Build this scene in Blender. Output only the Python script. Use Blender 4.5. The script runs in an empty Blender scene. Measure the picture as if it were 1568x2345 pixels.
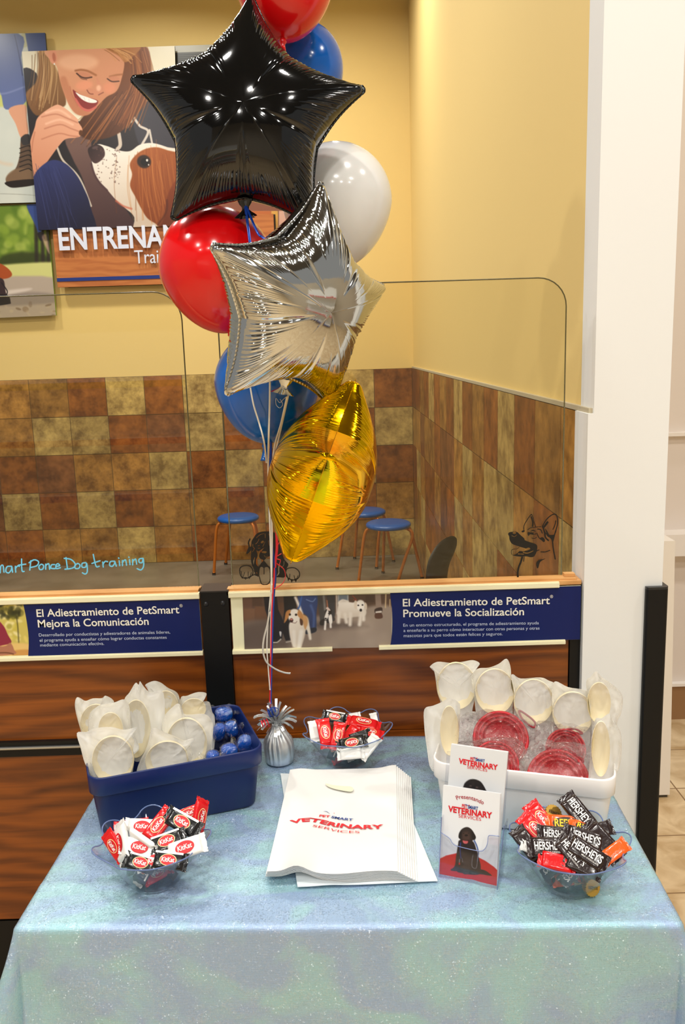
import bpy, math, random
import numpy as np
from mathutils import Vector, Matrix
random.seed(7); rng = np.random.default_rng(7)
SC = bpy.context.scene
COL = SC.collection
# ------------------------------------------------------------------ camera
IW, IH = 1568.0, 2345.0
F_PX, PITCH, YAW, ROLL, EYE = 1955.54, 0.189423, 0.001604, 0.030596, 1.711853
def cam_axes():
    cp, sp, cy, sy = math.cos(PITCH), math.sin(PITCH), math.cos(YAW), math.sin(YAW)
    f = np.array([sy*cp, cy*cp, -sp]); r = np.array([cy, -sy, 0.0]); d = np.cross(f, r)
    return r*math.cos(ROLL)+d*math.sin(ROLL), -r*math.sin(ROLL)+d*math.cos(ROLL), f
CR, CD, CF = cam_axes()
CO = np.array([0, 0, EYE])
cam = bpy.data.cameras.new('camera'); cam_o = bpy.data.objects.new('camera', cam); COL.objects.link(cam_o)
cam.sensor_fit = 'HORIZONTAL'; cam.sensor_width = 36.0; cam.lens = F_PX/IW*36.0
cam.clip_start = 0.05
cam_o.matrix_world = Matrix(((CR[0], -CD[0], -CF[0], 0), (CR[1], -CD[1], -CF[1], 0), (CR[2], -CD[2], -CF[2], EYE), (0, 0, 0, 1)))
SC.camera = cam_o
# ------------------------------------------------------------------ light
SC.view_settings.view_transform = 'Standard'; SC.view_settings.look = 'None'
SC.view_settings.gamma = 1.0; SC.view_settings.use_curve_mapping = False
SC.view_settings.exposure = -0.40
W = bpy.data.worlds.new('world'); SC.world = W; W.use_nodes = True
bg = W.node_tree.nodes['Background']; bg.inputs[0].default_value = (1.0, 0.97, 0.92, 1); bg.inputs[1].default_value = 0.42
def lamp(x, y, z, power, size, col=(1, 0.96, 0.89), spread=165):
    L = bpy.data.lights.new('ceiling_lamp', 'AREA'); L.shape = 'DISK'; L.size = size; L.energy = power; L.color = col
    L.spread = math.radians(spread)
    o = bpy.data.objects.new('ceiling_lamp', L); COL.objects.link(o); o.location = (x, y, z)
for (x, y, p) in [(-2.9, 5.75, 44), (-1.3, 5.75, 44), (0.0, 5.6, 36)]:     # lamps over the training area, near its back wall
    lamp(x, y, 4.55, p, 0.22, spread=150)
for (x, y, p) in [(-2.2, 3.6, 46), (-0.7, 3.6, 42), (-2.6, 0.9, 50), (-0.9, 1.1, 40), (0.9, 0.9, 38), (2.6, 1.1, 44), (1.9, 2.9, 30),
                  (-2.2, -1.3, 56), (0.0, -1.1, 58), (2.2, -1.3, 54),
                  (-2.6, -3.6, 54), (-0.8, -3.4, 54), (1.0, -3.6, 54), (2.8, -3.4, 54)]:
    lamp(x, y, 4.55, p, 0.22)
# ------------------------------------------------------------------ helpers
def unproj(px, py, axis, val):
    d = CR*((px-IW/2)/F_PX) + CD*((py-IH/2)/F_PX) + CF
    return CO + d*((val-CO[axis])/d[axis])
def onplane(px, py, P0, n):
    d = CR*((px-IW/2)/F_PX) + CD*((py-IH/2)/F_PX) + CF
    return CO + d*(np.dot(np.array(P0)-CO, n)/np.dot(d, n))
def ppm(P):
    return F_PX/np.dot(np.array(P)-CO, CF)
def lin(c):
    return tuple(((v/255.0)/12.92 if v/255.0 <= 0.04045 else ((v/255.0+0.055)/1.055)**2.4) for v in c)
def lin_np(a):
    a = np.clip(a/255.0, 0, 1); return np.where(a <= 0.04045, a/12.92, ((a+0.055)/1.055)**2.4)
def unit(v):
    v = np.array(v, float); return v/np.linalg.norm(v)

MATS = {}
def mat(name, rgb=(200, 200, 200), rough=0.5, metal=0.0, **kw):
    if name in MATS: return MATS[name]
    m = bpy.data.materials.new(name); m.use_nodes = True
    b = m.node_tree.nodes['Principled BSDF']
    b.inputs['Base Color'].default_value = (*lin(rgb), 1); b.inputs['Roughness'].default_value = rough
    b.inputs['Metallic'].default_value = metal
    for k, v in kw.items():
        b.inputs[k.replace('_', ' ')].default_value = v
    MATS[name] = m
    return m
def N(m, typ, **kw):
    n = m.node_tree.nodes.new(typ)
    for k, v in kw.items(): setattr(n, k, v)
    return n
def LK(m, a, b): m.node_tree.links.new(a, b)
def bsdf(m): return m.node_tree.nodes['Principled BSDF']
def add_bump(m, scale=50, strength=0.2, dist=0.002, detail=3, stretch=None, coord='Object'):
    tc = N(m, 'ShaderNodeTexCoord'); mp = N(m, 'ShaderNodeMapping'); nz = N(m, 'ShaderNodeTexNoise'); bp = N(m, 'ShaderNodeBump')
    if stretch: mp.inputs['Scale'].default_value = stretch
    nz.inputs['Scale'].default_value = scale; nz.inputs['Detail'].default_value = detail
    bp.inputs['Strength'].default_value = strength; bp.inputs['Distance'].default_value = dist
    LK(m, tc.outputs[coord], mp.inputs['Vector']); LK(m, mp.outputs[0], nz.inputs['Vector'])
    LK(m, nz.outputs['Fac'], bp.inputs['Height']); LK(m, bp.outputs[0], bsdf(m).inputs['Normal'])
def mix_noise(m, c1, c2, scale=5, detail=4, stretch=(1, 1, 1), lo=0.35, hi=0.65, coord='Object', dist=0.0):
    tc = N(m, 'ShaderNodeTexCoord'); mp = N(m, 'ShaderNodeMapping'); nz = N(m, 'ShaderNodeTexNoise'); cr = N(m, 'ShaderNodeValToRGB')
    mp.inputs['Scale'].default_value = stretch
    nz.inputs['Scale'].default_value = scale; nz.inputs['Detail'].default_value = detail; nz.inputs['Distortion'].default_value = dist
    cr.color_ramp.elements[0].position = lo; cr.color_ramp.elements[1].position = hi
    cr.color_ramp.elements[0].color = (*lin(c1), 1); cr.color_ramp.elements[1].color = (*lin(c2), 1)
    LK(m, tc.outputs[coord], mp.inputs[0]); LK(m, mp.outputs[0], nz.inputs['Vector']); LK(m, nz.outputs['Fac'], cr.inputs[0])
    LK(m, cr.outputs[0], bsdf(m).inputs['Base Color'])
    return cr
def clear_mat(name, tint=(245, 248, 250), gloss=0.12, rough=0.03, bump=None, body=0.0, body_rgb=(240, 240, 240), translucent=False, ior=1.45):
    """thin clear plastic: see-through sheet with a fresnel gloss and, for frosted film, some diffuse body"""
    if name in MATS: return MATS[name]
    m = bpy.data.materials.new(name); m.use_nodes = True; nt = m.node_tree; nt.nodes.clear()
    out = N(m, 'ShaderNodeOutputMaterial'); tr = N(m, 'ShaderNodeBsdfTransparent'); gl = N(m, 'ShaderNodeBsdfGlossy'); mx = N(m, 'ShaderNodeMixShader')
    fr = N(m, 'ShaderNodeFresnel'); fr.inputs['IOR'].default_value = ior
    ad = N(m, 'ShaderNodeMath', operation='MULTIPLY_ADD'); ad.inputs[1].default_value = 0.9; ad.inputs[2].default_value = gloss
    tr.inputs[0].default_value = (*lin(tint), 1); gl.inputs['Roughness'].default_value = rough
    base = tr.outputs[0]
    if body > 0:
        df = N(m, 'ShaderNodeBsdfDiffuse'); df.inputs[0].default_value = (*lin(body_rgb), 1); b_out = df.outputs[0]
        if translucent:
            tl = N(m, 'ShaderNodeBsdfTranslucent'); tl.inputs[0].default_value = (*lin(body_rgb), 1); m3 = N(m, 'ShaderNodeMixShader'); m3.inputs[0].default_value = 0.08
            LK(m, df.outputs[0], m3.inputs[1]); LK(m, tl.outputs[0], m3.inputs[2]); b_out = m3.outputs[0]
        m2 = N(m, 'ShaderNodeMixShader'); m2.inputs[0].default_value = body
        LK(m, tr.outputs[0], m2.inputs[1]); LK(m, b_out, m2.inputs[2]); base = m2.outputs[0]
    bk = N(m, 'ShaderNodeNewGeometry'); io = N(m, 'ShaderNodeMath', operation='MULTIPLY_ADD'); io.inputs[1].default_value = 1/ior-ior; io.inputs[2].default_value = ior
    LK(m, bk.outputs['Backfacing'], io.inputs[0]); LK(m, io.outputs[0], fr.inputs['IOR'])
    LK(m, fr.outputs[0], ad.inputs[0]); LK(m, ad.outputs[0], mx.inputs[0]); LK(m, base, mx.inputs[1]); LK(m, gl.outputs[0], mx.inputs[2])
    LK(m, mx.outputs[0], out.inputs[0])
    if bump:
        tc = N(m, 'ShaderNodeTexCoord'); nz = N(m, 'ShaderNodeTexNoise'); bp = N(m, 'ShaderNodeBump')
        nz.inputs['Scale'].default_value = bump[0]; nz.inputs['Detail'].default_value = 3; nz.inputs['Distortion'].default_value = 1.2
        bp.inputs['Strength'].default_value = bump[1]; bp.inputs['Distance'].default_value = 0.01
        LK(m, tc.outputs['Object'], nz.inputs['Vector']); LK(m, nz.outputs['Fac'], bp.inputs['Height'])
        LK(m, bp.outputs[0], gl.inputs['Normal']); LK(m, bp.outputs[0], fr.inputs['Normal'])
    MATS[name] = m
    return m
def attr_mat(name, rough=0.4, attr='Col', **kw):
    if name in MATS: return MATS[name]
    m = mat(name, rough=rough, **kw); a = N(m, 'ShaderNodeAttribute', attribute_name=attr)
    LK(m, a.outputs['Color'], bsdf(m).inputs['Base Color'])
    return m

class MB:
    """collects geometry for ONE mesh object, in world or local coordinates"""
    def __init__(s): s.v = []; s.f = []; s.mi = []; s.sm = []
    def add(s, vs, fs, mi=0, smooth=False):
        o = len(s.v); s.v.extend([tuple(float(c) for c in p) for p in vs])
        for f in fs: s.f.append([i+o for i in f]); s.mi.append(mi); s.sm.append(smooth)
        return s
    def box(s, a, b, mi=0, R=None, c=(0, 0, 0)):
        x0, y0, z0 = a; x1, y1, z1 = b
        P = [(x0, y0, z0), (x1, y0, z0), (x1, y1, z0), (x0, y1, z0), (x0, y0, z1), (x1, y0, z1), (x1, y1, z1), (x0, y1, z1)]
        if R is not None: P = [tuple(np.array(R) @ np.array(p) + np.array(c)) for p in P]
        return s.add(P, [(0, 3, 2, 1), (4, 5, 6, 7), (0, 1, 5, 4), (1, 2, 6, 5), (2, 3, 7, 6), (3, 0, 4, 7)], mi)
    def grid(s, P, mi=0, smooth=True, close_u=False, close_v=False):
        P = np.asarray(P, float); nu, nv = P.shape[:2]; fs = []
        for i in range(nu if close_u else nu-1):
            for j in range(nv if close_v else nv-1):
                a = i; b = (i+1) % nu; c = j; d = (j+1) % nv
                fs.append((a*nv+c, b*nv+c, b*nv+d, a*nv+d))
        return s.add(P.reshape(-1, 3), fs, mi, smooth)
    def tube(s, pts, r, n=10, mi=0, closed=False, caps=True, flat=None):
        pts = np.asarray(pts, float); K = len(pts); rr = np.broadcast_to(np.asarray(r, float), (K,))
        T = np.gradient(pts, axis=0)
        if closed: T = np.roll(pts, -1, 0)-np.roll(pts, 1, 0)
        T /= np.maximum(np.linalg.norm(T, axis=1, keepdims=True), 1e-9)
        up = np.array([0, 0, 1.0]) if abs(T[0][2]) < 0.9 else np.array([0, 1.0, 0])
        rings = []; nrm = np.cross(T[0], up); nrm /= np.linalg.norm(nrm)
        for i in range(K):
            nrm = nrm - T[i]*np.dot(nrm, T[i]); nrm /= max(np.linalg.norm(nrm), 1e-9); bi = np.cross(T[i], nrm)
            a = np.linspace(0, 2*math.pi, n, endpoint=False)
            fx, fy = (1, 1) if flat is None else flat
            rings.append(pts[i]+rr[i]*(np.cos(a)[:, None]*nrm*fx+np.sin(a)[:, None]*bi*fy))
        s.grid(rings, mi, True, close_u=closed, close_v=True)
        if caps and not closed:
            o = len(s.v)-K*n
            s.f.append([o+i for i in range(n)][::-1]); s.mi.append(mi); s.sm.append(False)
            s.f.append([o+(K-1)*n+i for i in range(n)]); s.mi.append(mi); s.sm.append(False)
        return s
    def lathe(s, prof, c=(0, 0, 0), n=32, mi=0, R=None):
        a = np.linspace(0, 2*math.pi, n, endpoint=False)
        P = np.array([[(r*math.cos(t), r*math.sin(t), z) for t in a] for r, z in prof])
        if R is not None: P = P @ np.array(R).T
        return s.grid(P+np.array(c), mi, True, close_v=True)
    def prism(s, poly, ext, mi=0):
        """poly: list of 3D points (planar), ext: vector"""
        n = len(poly); A = [np.array(p, float) for p in poly]; B = [p+np.array(ext) for p in A]
        fs = [tuple(range(n))[::-1], tuple(range(n, 2*n))]+[(i, (i+1) % n, n+(i+1) % n, n+i) for i in range(n)]
        return s.add(A+B, fs, mi)
    def mesh(s, name, mats, shift=(0, 0, 0)):
        me = bpy.data.meshes.new(name); sh = np.array(shift, float)
        me.from_pydata([tuple(np.array(p)-sh) for p in s.v] if np.any(sh) else s.v, [], s.f)
        mats = mats if isinstance(mats, (list, tuple)) else [mats]
        for m in mats: me.materials.append(m)
        me.polygons.foreach_set('material_index', s.mi); me.polygons.foreach_set('use_smooth', s.sm)
        me.update(); return me
    def build(s, name, mats, parent=None, local=False):
        sh = (0, 0, 0)
        if not local:
            p = parent
            sh = np.zeros(3)
            while p is not None: sh = sh+np.array(p.location); p = p.parent
        o = bpy.data.objects.new(name, s.mesh(name, mats, sh)); COL.objects.link(o)
        if parent is not None: o.parent = parent
        return o
def tag(o, label, cat=None, group=None, kind=None):
    o['label'] = label
    if cat: o['category'] = cat
    if group: o['group'] = group
    if kind: o['kind'] = kind
    return o
def thing(name, label, cat, loc=(0, 0, 0), group=None):
    o = bpy.data.objects.new(name, None); COL.objects.link(o); o.location = tuple(float(c) for c in loc); o.empty_display_size = 0.05
    return tag(o, label, cat, group)
def struct(name, mb, m, label=None):
    o = mb.build(name, m); o['kind'] = 'structure'
    if label: o['label'] = label
    return o
def rotz(a): return np.array([[math.cos(a), -math.sin(a), 0], [math.sin(a), math.cos(a), 0], [0, 0, 1.0]])
def smooth_poly(pts, k=6, closed=True):
    P = np.asarray(pts, float); n = len(P); out = []
    rng_ = range(n) if closed else range(n-1)
    for i in rng_:
        if closed: p0, p1, p2, p3 = P[i-1], P[i], P[(i+1) % n], P[(i+2) % n]
        else: p0, p1, p2, p3 = P[max(i-1, 0)], P[i], P[i+1], P[min(i+2, n-1)]
        for t in np.linspace(0, 1, k, endpoint=False):
            out.append(0.5*((2*p1)+(-p0+p2)*t+(2*p0-5*p1+4*p2-p3)*t*t+(-p0+3*p1-3*p2+p3)*t**3))
    if not closed: out.append(P[-1])
    return np.array(out)
# ---- lettering
_TXT = {}
def text_geo(body, bold=0.0):
    k = (body, bold)
    if k not in _TXT:
        cu = bpy.data.curves.new('tmp', 'FONT'); cu.body = body; cu.size = 1.0; cu.offset = bold; cu.resolution_u = 4
        o = bpy.data.objects.new('tmp', cu); COL.objects.link(o)
        dg = bpy.context.evaluated_depsgraph_get(); me = bpy.data.meshes.new_from_object(o.evaluated_get(dg))
        V = np.array([v.co[:2] for v in me.vertices]); Fc = [tuple(p.vertices) for p in me.polygons]
        bpy.data.meshes.remove(me); bpy.data.objects.remove(o); bpy.data.curves.remove(cu)
        _TXT[k] = (V, Fc)
    return _TXT[k]
CAPH = None
def cap_height():
    global CAPH
    if CAPH is None: CAPH = text_geo('H')[0][:, 1].max()
    return CAPH
def text_on(mb, body, line, up, cap, n, bold=0.0, mi=0, lift=0.0008, depth=0.0):
    """letters of one line along a 3D baseline (polyline), cap height in metres, up and normal vectors"""
    V, Fc = text_geo(body, bold); L = np.array(line, float)
    if len(L) > 2: L = smooth_poly(L, 8, closed=False)
    seg = np.linalg.norm(np.diff(L, axis=0), axis=1); cum = np.concatenate([[0], np.cumsum(seg)]); cum /= cum[-1]
    x = V[:, 0]; t = (x-x.min())/(x.max()-x.min())
    B = np.stack([np.interp(t, cum, L[:, k]) for k in range(3)], 1)
    if len(L) > 2:
        D = np.stack([np.interp(np.clip(t+0.02, 0, 1), cum, L[:, k])-np.interp(np.clip(t-0.02, 0, 1), cum, L[:, k]) for k in range(3)], 1)
        U = np.cross(np.array(n), D); U /= np.linalg.norm(U, axis=1, keepdims=True)
    else: U = np.array(up)[None, :]
    P = B+U*(V[:, 1]*cap/cap_height())[:, None]+np.array(n)*(lift+depth)
    fl = [f for f in Fc]
    mb.add(P, fl, mi)
    if depth > 0:
        from collections import Counter
        ec = Counter()
        for f in Fc:
            for a, b in zip(f, f[1:]+f[:1]): ec[(a, b)] += 1
        Q = B+U*(V[:, 1]*cap/cap_height())[:, None]+np.array(n)*lift
        m_ = len(P); sides = [(b, a, m_+a, m_+b) for (a, b) in ec if (b, a) not in ec]
        mb.add(np.concatenate([P, Q]), sides, mi)
# ---- printed pictures: a colour painted per point of a dense sheet
class Canvas:
    """a printed sheet: corners TL,TR,BR,BL given where they appear; colours are the print's own inks"""
    def __init__(s, corners, nx, ny, bgc):
        s.nx, s.ny = nx, ny
        src = [(0, 0), (1, 0), (1, 1), (0, 1)]; A = []; b = []
        for (u, v), (x, y) in zip(src, corners):
            A += [[u, v, 1, 0, 0, 0, -x*u, -x*v], [0, 0, 0, u, v, 1, -y*u, -y*v]]; b += [x, y]
        h = np.linalg.solve(np.array(A, float), np.array(b, float))
        s.Hm = np.append(h, 1).reshape(3, 3)
        u, v = np.meshgrid(np.linspace(0, 1, nx), np.linspace(0, 1, ny)); w = s.Hm[2, 0]*u+s.Hm[2, 1]*v+1
        s.X = ((s.Hm[0, 0]*u+s.Hm[0, 1]*v+s.Hm[0, 2])/w).ravel(); s.Y = ((s.Hm[1, 0]*u+s.Hm[1, 1]*v+s.Hm[1, 2])/w).ravel()
        s.C = np.tile(np.array(bgc, float), (nx*ny, 1)); s.T = (0, 0, 1.0, 1.0)
    def tf(s, ox, oy, sx, sy=None): s.T = (ox, oy, sx, sy or sx); return s
    def m(s, pts):
        P = np.asarray(pts, float); return np.stack([s.T[0]+P[:, 0]*s.T[2], s.T[1]+P[:, 1]*s.T[3]], 1)
    def _sel(s, P, pad):
        return np.nonzero((s.X > P[:, 0].min()-pad) & (s.X < P[:, 0].max()+pad) & (s.Y > P[:, 1].min()-pad) & (s.Y < P[:, 1].max()+pad))[0]
    def _dist(s, P, idx, closed=True):
        X, Y = s.X[idx], s.Y[idx]; d = np.full(len(idx), 1e9); ins = np.zeros(len(idx), bool); n = len(P)
        for i in range(n if closed else n-1):
            x0, y0 = P[i]; x1, y1 = P[(i+1) % n]; dx, dy = x1-x0, y1-y0; L = dx*dx+dy*dy+1e-12
            t = np.clip(((X-x0)*dx+(Y-y0)*dy)/L, 0, 1); d = np.minimum(d, np.hypot(X-x0-t*dx, Y-y0-t*dy))
            if closed and y0 != y1:
                c = ((y0 > Y) != (y1 > Y)) & (X < (x1-x0)*(Y-y0)/(y1-y0)+x0); ins ^= c
        return np.where(ins, d, -d) if closed else d
    def _put(s, idx, k, col, col2=None, axis=None):
        k = k[:, None]
        if col2 is not None:
            A, B = axis; A = s.m([A])[0]; B = s.m([B])[0]; D = B-A
            t = np.clip(((s.X[idx]-A[0])*D[0]+(s.Y[idx]-A[1])*D[1])/(D@D), 0, 1)[:, None]; c = np.array(col)*(1-t)+np.array(col2)*t
        else: c = np.array(col, float)
        s.C[idx] = s.C[idx]*(1-k)+c*k
    def poly(s, pts, col, fe=0.8, smooth=True, alpha=1.0, col2=None, axis=None):
        P = s.m(pts); P = smooth_poly(P, 5) if smooth else P; idx = s._sel(P, fe+1)
        if len(idx) == 0: return s
        d = s._dist(P, idx); k = np.clip(d/(2*fe)+0.5, 0, 1); k = k*k*(3-2*k)*alpha; s._put(idx, k, col, col2, axis); return s
    def stroke(s, pts, w, col, fe=0.7, alpha=1.0, smooth=True, taper=False):
        P = s.m(pts); P = smooth_poly(P, 5, False) if smooth and len(P) > 2 else P; w = w*s.T[2]; idx = s._sel(P, w+fe+1)
        if len(idx) == 0: return s
        d = s._dist(P, idx, False); k = np.clip((w/2-d)/(2*fe)+0.5, 0, 1)*alpha; s._put(idx, k, col); return s
    def ell(s, cx, cy, rx, ry, col, rot=0, fe=0.8, alpha=1.0):
        a = np.linspace(0, 2*math.pi, 28, endpoint=False); c, q = math.cos(math.radians(rot)), math.sin(math.radians(rot))
        return s.poly(np.stack([cx+rx*np.cos(a)*c-ry*np.sin(a)*q, cy+rx*np.cos(a)*q+ry*np.sin(a)*c], 1), col, fe, False, alpha)
    def blobs(s, n, box, r, cols, alpha=0.5, fe=2.0):
        for _ in range(n):
            s.ell(random.uniform(box[0], box[2]), random.uniform(box[1], box[3]), random.uniform(*r), random.uniform(*r), random.choice(cols), random.uniform(0, 180), fe, alpha*random.uniform(0.5, 1))
        return s
    def hair(s, n, a, b, c, jit, w, cols, alpha=0.5):
        a, b, c = map(np.array, (a, b, c))
        for _ in range(n):
            k = np.array([random.gauss(0, jit[0]), random.gauss(0, jit[1])])
            s.stroke([a+k, b+k*1.1+np.array([random.gauss(0, 8), 0]), c+k*1.2+np.array([random.gauss(0, 14), random.gauss(0, 14)])], w, random.choice(cols), 0.6, alpha)
        return s
    def sheet(s, name, P00, P10, P11, P01, m, parent, lift=0.0):
        """dense coloured sheet through the four 3D corners (TL,TR,BR,BL)"""
        u, v = np.meshgrid(np.linspace(0, 1, s.nx), np.linspace(0, 1, s.ny)); u = u.ravel()[:, None]; v = v.ravel()[:, None]
        P = (1-u)*(1-v)*np.array(P00)+u*(1-v)*np.array(P10)+u*v*np.array(P11)+(1-u)*v*np.array(P01)
        n = unit(np.cross(np.array(P10)-np.array(P00), np.array(P00)-np.array(P01))); P = P+n*lift
        i, j = np.meshgrid(np.arange(s.nx-1), np.arange(s.ny-1)); a = (j*s.nx+i).ravel()
        Fc = np.stack([a, a+s.nx, a+s.nx+1, a+1], 1)
        sh = np.zeros(3); p = parent
        while p is not None: sh = sh+np.array(p.location); p = p.parent
        me = bpy.data.meshes.new(name); nv = len(P); nf = len(Fc)
        me.vertices.add(nv); me.vertices.foreach_set('co', (P-sh).astype(np.float32).ravel())
        me.loops.add(nf*4); me.loops.foreach_set('vertex_index', Fc.astype(np.int32).ravel())
        me.polygons.add(nf); me.polygons.foreach_set('loop_start', np.arange(0, nf*4, 4, dtype=np.int32))
        me.update(calc_edges=True); me.validate()
        ca = me.color_attributes.new('Col', 'FLOAT_COLOR', 'POINT')
        ca.data.foreach_set('color', np.concatenate([lin_np(s.C), np.ones((nv, 1))], 1).astype(np.float32).ravel())
        me.materials.append(m); o = bpy.data.objects.new(name, me); COL.objects.link(o)
        if parent is not None: o.parent = parent
        return o
    def stencil(s, mb, fn, mi=0, thr=128):
        """cut-out film: keeps the cells inked darker than thr, joined into strips along each row"""
        K = (s.C[:, 0].reshape(s.ny, s.nx) < thr)
        Xg = s.X.reshape(s.ny, s.nx); Yg = s.Y.reshape(s.ny, s.nx)
        for j in range(s.ny-1):
            row = K[j, :-1]; i = 0
            while i < s.nx-1:
                if row[i]:
                    e = i
                    while e < s.nx-1 and row[e]: e += 1
                    mb.add([fn(Xg[j, i], Yg[j, i]), fn(Xg[j+1, i], Yg[j+1, i]), fn(Xg[j+1, e], Yg[j+1, e]), fn(Xg[j, e], Yg[j, e])], [(0, 1, 2, 3)], mi)
                    i = e
                else: i += 1
# ------------------------------------------------------------------ the room
TS = 0.308; TX0 = -2.476; YB = 6.941; XR = 0.604; ZT = 5*TS; YF = 2.06
yellow = mat('yellow_wall_paint', (236, 207, 134), 0.75); add_bump(yellow, 160, 0.08, 0.001)
white_paint = mat('white_wall_paint', (236, 237, 235), 0.6)
struct('wall_back', MB().box((-4.5, YB+0.012, 0), (XR+0.4, YB+0.15, 4.7)), yellow)
struct('wall_right', MB().box((XR+0.012, YF, ZT), (XR+0.19, YB+0.012, 4.7)).box((XR+0.012, YF, 0), (XR+0.19, YB+0.012, ZT)), yellow)
tile = attr_mat('stone_wall_tile', 0.38)
nz = N(tile, 'ShaderNodeTexNoise'); nz.inputs['Scale'].default_value = 9; nz.inputs['Detail'].default_value = 8; nz.inputs['Roughness'].default_value = 0.68
tc = N(tile, 'ShaderNodeNewGeometry'); LK(tile, tc.outputs['Position'], nz.inputs['Vector'])
cr = N(tile, 'ShaderNodeValToRGB'); cr.color_ramp.elements[0].position = 0.36; cr.color_ramp.elements[1].position = 0.68
cr.color_ramp.elements[0].color = (0.36, 0.28, 0.20, 1); cr.color_ramp.elements[1].color = (1.6, 1.6, 1.45, 1)
mm = N(tile, 'ShaderNodeMix', data_type='RGBA', blend_type='MULTIPLY'); mm.inputs['Factor'].default_value = 0.85
at = [n for n in tile.node_tree.nodes if n.type == 'ATTRIBUTE'][0]
LK(tile, nz.outputs['Fac'], cr.inputs[0]); LK(tile, at.outputs['Color'], mm.inputs['A']); LK(tile, cr.outputs[0], mm.inputs['B'])
LK(tile, mm.outputs['Result'], bsdf(tile).inputs['Base Color'])
grout = mat('tile_grout', (112, 92, 62), 0.9)
TONE = {'L': (180, 154, 96), 'M': (162, 118, 58), 'D': (142, 86, 36), 'B': (126, 80, 46)}
PAT = {-1: 'MMDLD', 0: 'MLBDM', 1: 'DLMLM', 2: 'LDMDL', 3: 'DBLMM', 4: 'LLDMD', 5: 'DDLDM', 6: 'LMDLD', 7: 'MLDML', 8: 'LDLDM', 9: 'DLDML'}
def tiled(name, fn, cols, patt, label):
    """square glazed tiles laid on grout; each tile's own tone is a colour on its face"""
    mb = MB(); tones = []
    for c in cols:
        for r in range(5):
            k = patt(c, r); t = np.array(TONE[k])*random.uniform(0.92, 1.07)
            g = 0.0025
            a0, a1, z1, z0 = c*TS+g, (c+1)*TS-g, ZT-r*TS-g, ZT-(r+1)*TS+g
            q = [fn(a0, z0, 0.0), fn(a1, z0, 0.0), fn(a1, z1, 0.0), fn(a0, z1, 0.0)]; w = [fn(a0, z0, -0.006), fn(a1, z0, -0.006), fn(a1, z1, -0.006), fn(a0, z1, -0.006)]
            mb.add(w+q, [(4, 5, 6, 7), (0, 1, 5, 4), (1, 2, 6, 5), (2, 3, 7, 6), (3, 0, 4, 7)], 0); tones += [t]*5
    a0, a1 = cols[0]*TS, (cols[-1]+1)*TS
    q = [fn(a0, 0, -0.004), fn(a1, 0, -0.004), fn(a1, ZT, -0.004), fn(a0, ZT, -0.004)]; w = [fn(a0, 0, -0.0115), fn(a1, 0, -0.0115), fn(a1, ZT, -0.0115), fn(a0, ZT, -0.0115)]
    mb.add(w+q, [(4, 5, 6, 7), (0, 1, 5, 4), (1, 2, 6, 5), (2, 3, 7, 6), (3, 0, 4, 7)], 1); tones += [np.array([128, 104, 74])]*5
    o = struct(name, mb, [tile, grout], label); me = o.data
    ca = me.color_attributes.new('Col', 'FLOAT_COLOR', 'CORNER'); cols_ = []
    for p, t in zip(me.polygons, tones): cols_ += list((*lin(t), 1.0))*p.loop_total
    ca.data.foreach_set('color', cols_); return o
tiled('trim_1', lambda a, z, d: (TX0+a, YB-d, z), list(range(-6, 10)), lambda c, r: PAT[c][r] if c in PAT else random.choice('LMDMB'), 'brown and tan square tile wainscot across the back wall')
NR = int((YB-YF)/TS); pr = [[random.choice('LMDMDB') for _ in range(5)] for _ in range(NR+2)]
for k in range(1, NR): pr[k][0] = 'LDMD'[k % 4]
tiled('trim_2', lambda a, z, d: (XR-d, max(YB-a, YF), z), list(range(0, NR+1)), lambda c, r: pr[c][r], 'brown and tan tile wainscot along the right wall')
cap = mat('tile_cap_caulk', (190, 178, 150), 0.7)
struct('trim_3', MB().box((XR-0.001, YF, ZT), (XR+0.013, YB, ZT+0.012)), cap, 'pale caulk ledge along the top of the right wall tiles')
# white pillar at the end of the right wall
struct('wall_pillar', MB().box((XR-0.006, YF-0.012, 0), (0.793, YF+0.10, ZT-0.0)).box((XR+0.008, YF-0.012, ZT), (0.793, YF+0.10, 4.7)), white_paint, 'white painted pillar end of the right wall')
# floors
fl = mat('grey_concrete_floor', (118, 108, 92), 0.35); mix_noise(fl, (104, 95, 80), (128, 118, 102), 3, 5, coord='Object')
struct('floor', MB().box((-4.5, 2.10, -0.1), (XR+0.1, YB+0.1, 0)), fl)
tl = mat('beige_floor_tile', (214, 190, 148), 0.35)
geo = N(tl, 'ShaderNodeNewGeometry'); mp = N(tl, 'ShaderNodeMapping'); br = N(tl, 'ShaderNodeTexBrick')
mp.inputs['Location'].default_value = (-1.262, -3.670, 0); br.offset = 0.0
br.inputs['Scale'].default_value = 1.0; br.inputs['Brick Width'].default_value = 0.317; br.inputs['Row Height'].default_value = 0.317; br.inputs['Mortar Size'].default_value = 0.003
n2 = N(tl, 'ShaderNodeTexNoise'); n2.inputs['Scale'].default_value = 9; n2.inputs['Detail'].default_value = 7; n2.inputs['Distortion'].default_value = 1.0
r2 = N(tl, 'ShaderNodeValToRGB'); r2.color_ramp.elements[0].color = (*lin((186, 156, 112)), 1); r2.color_ramp.elements[1].color = (*lin((232, 210, 172)), 1); r2.color_ramp.elements[0].position = .3; r2.color_ramp.elements[1].position = .7
LK(tl, geo.outputs['Position'], mp.inputs[0]); LK(tl, mp.outputs[0], br.inputs['Vector']); LK(tl, geo.outputs['Position'], n2.inputs['Vector']); LK(tl, n2.outputs['Fac'], r2.inputs[0])
LK(tl, r2.outputs[0], br.inputs['Color1']); LK(tl, r2.outputs[0], br.inputs['Color2']); br.inputs['Mortar'].default_value = (*lin((140, 110, 76)), 1)
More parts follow.
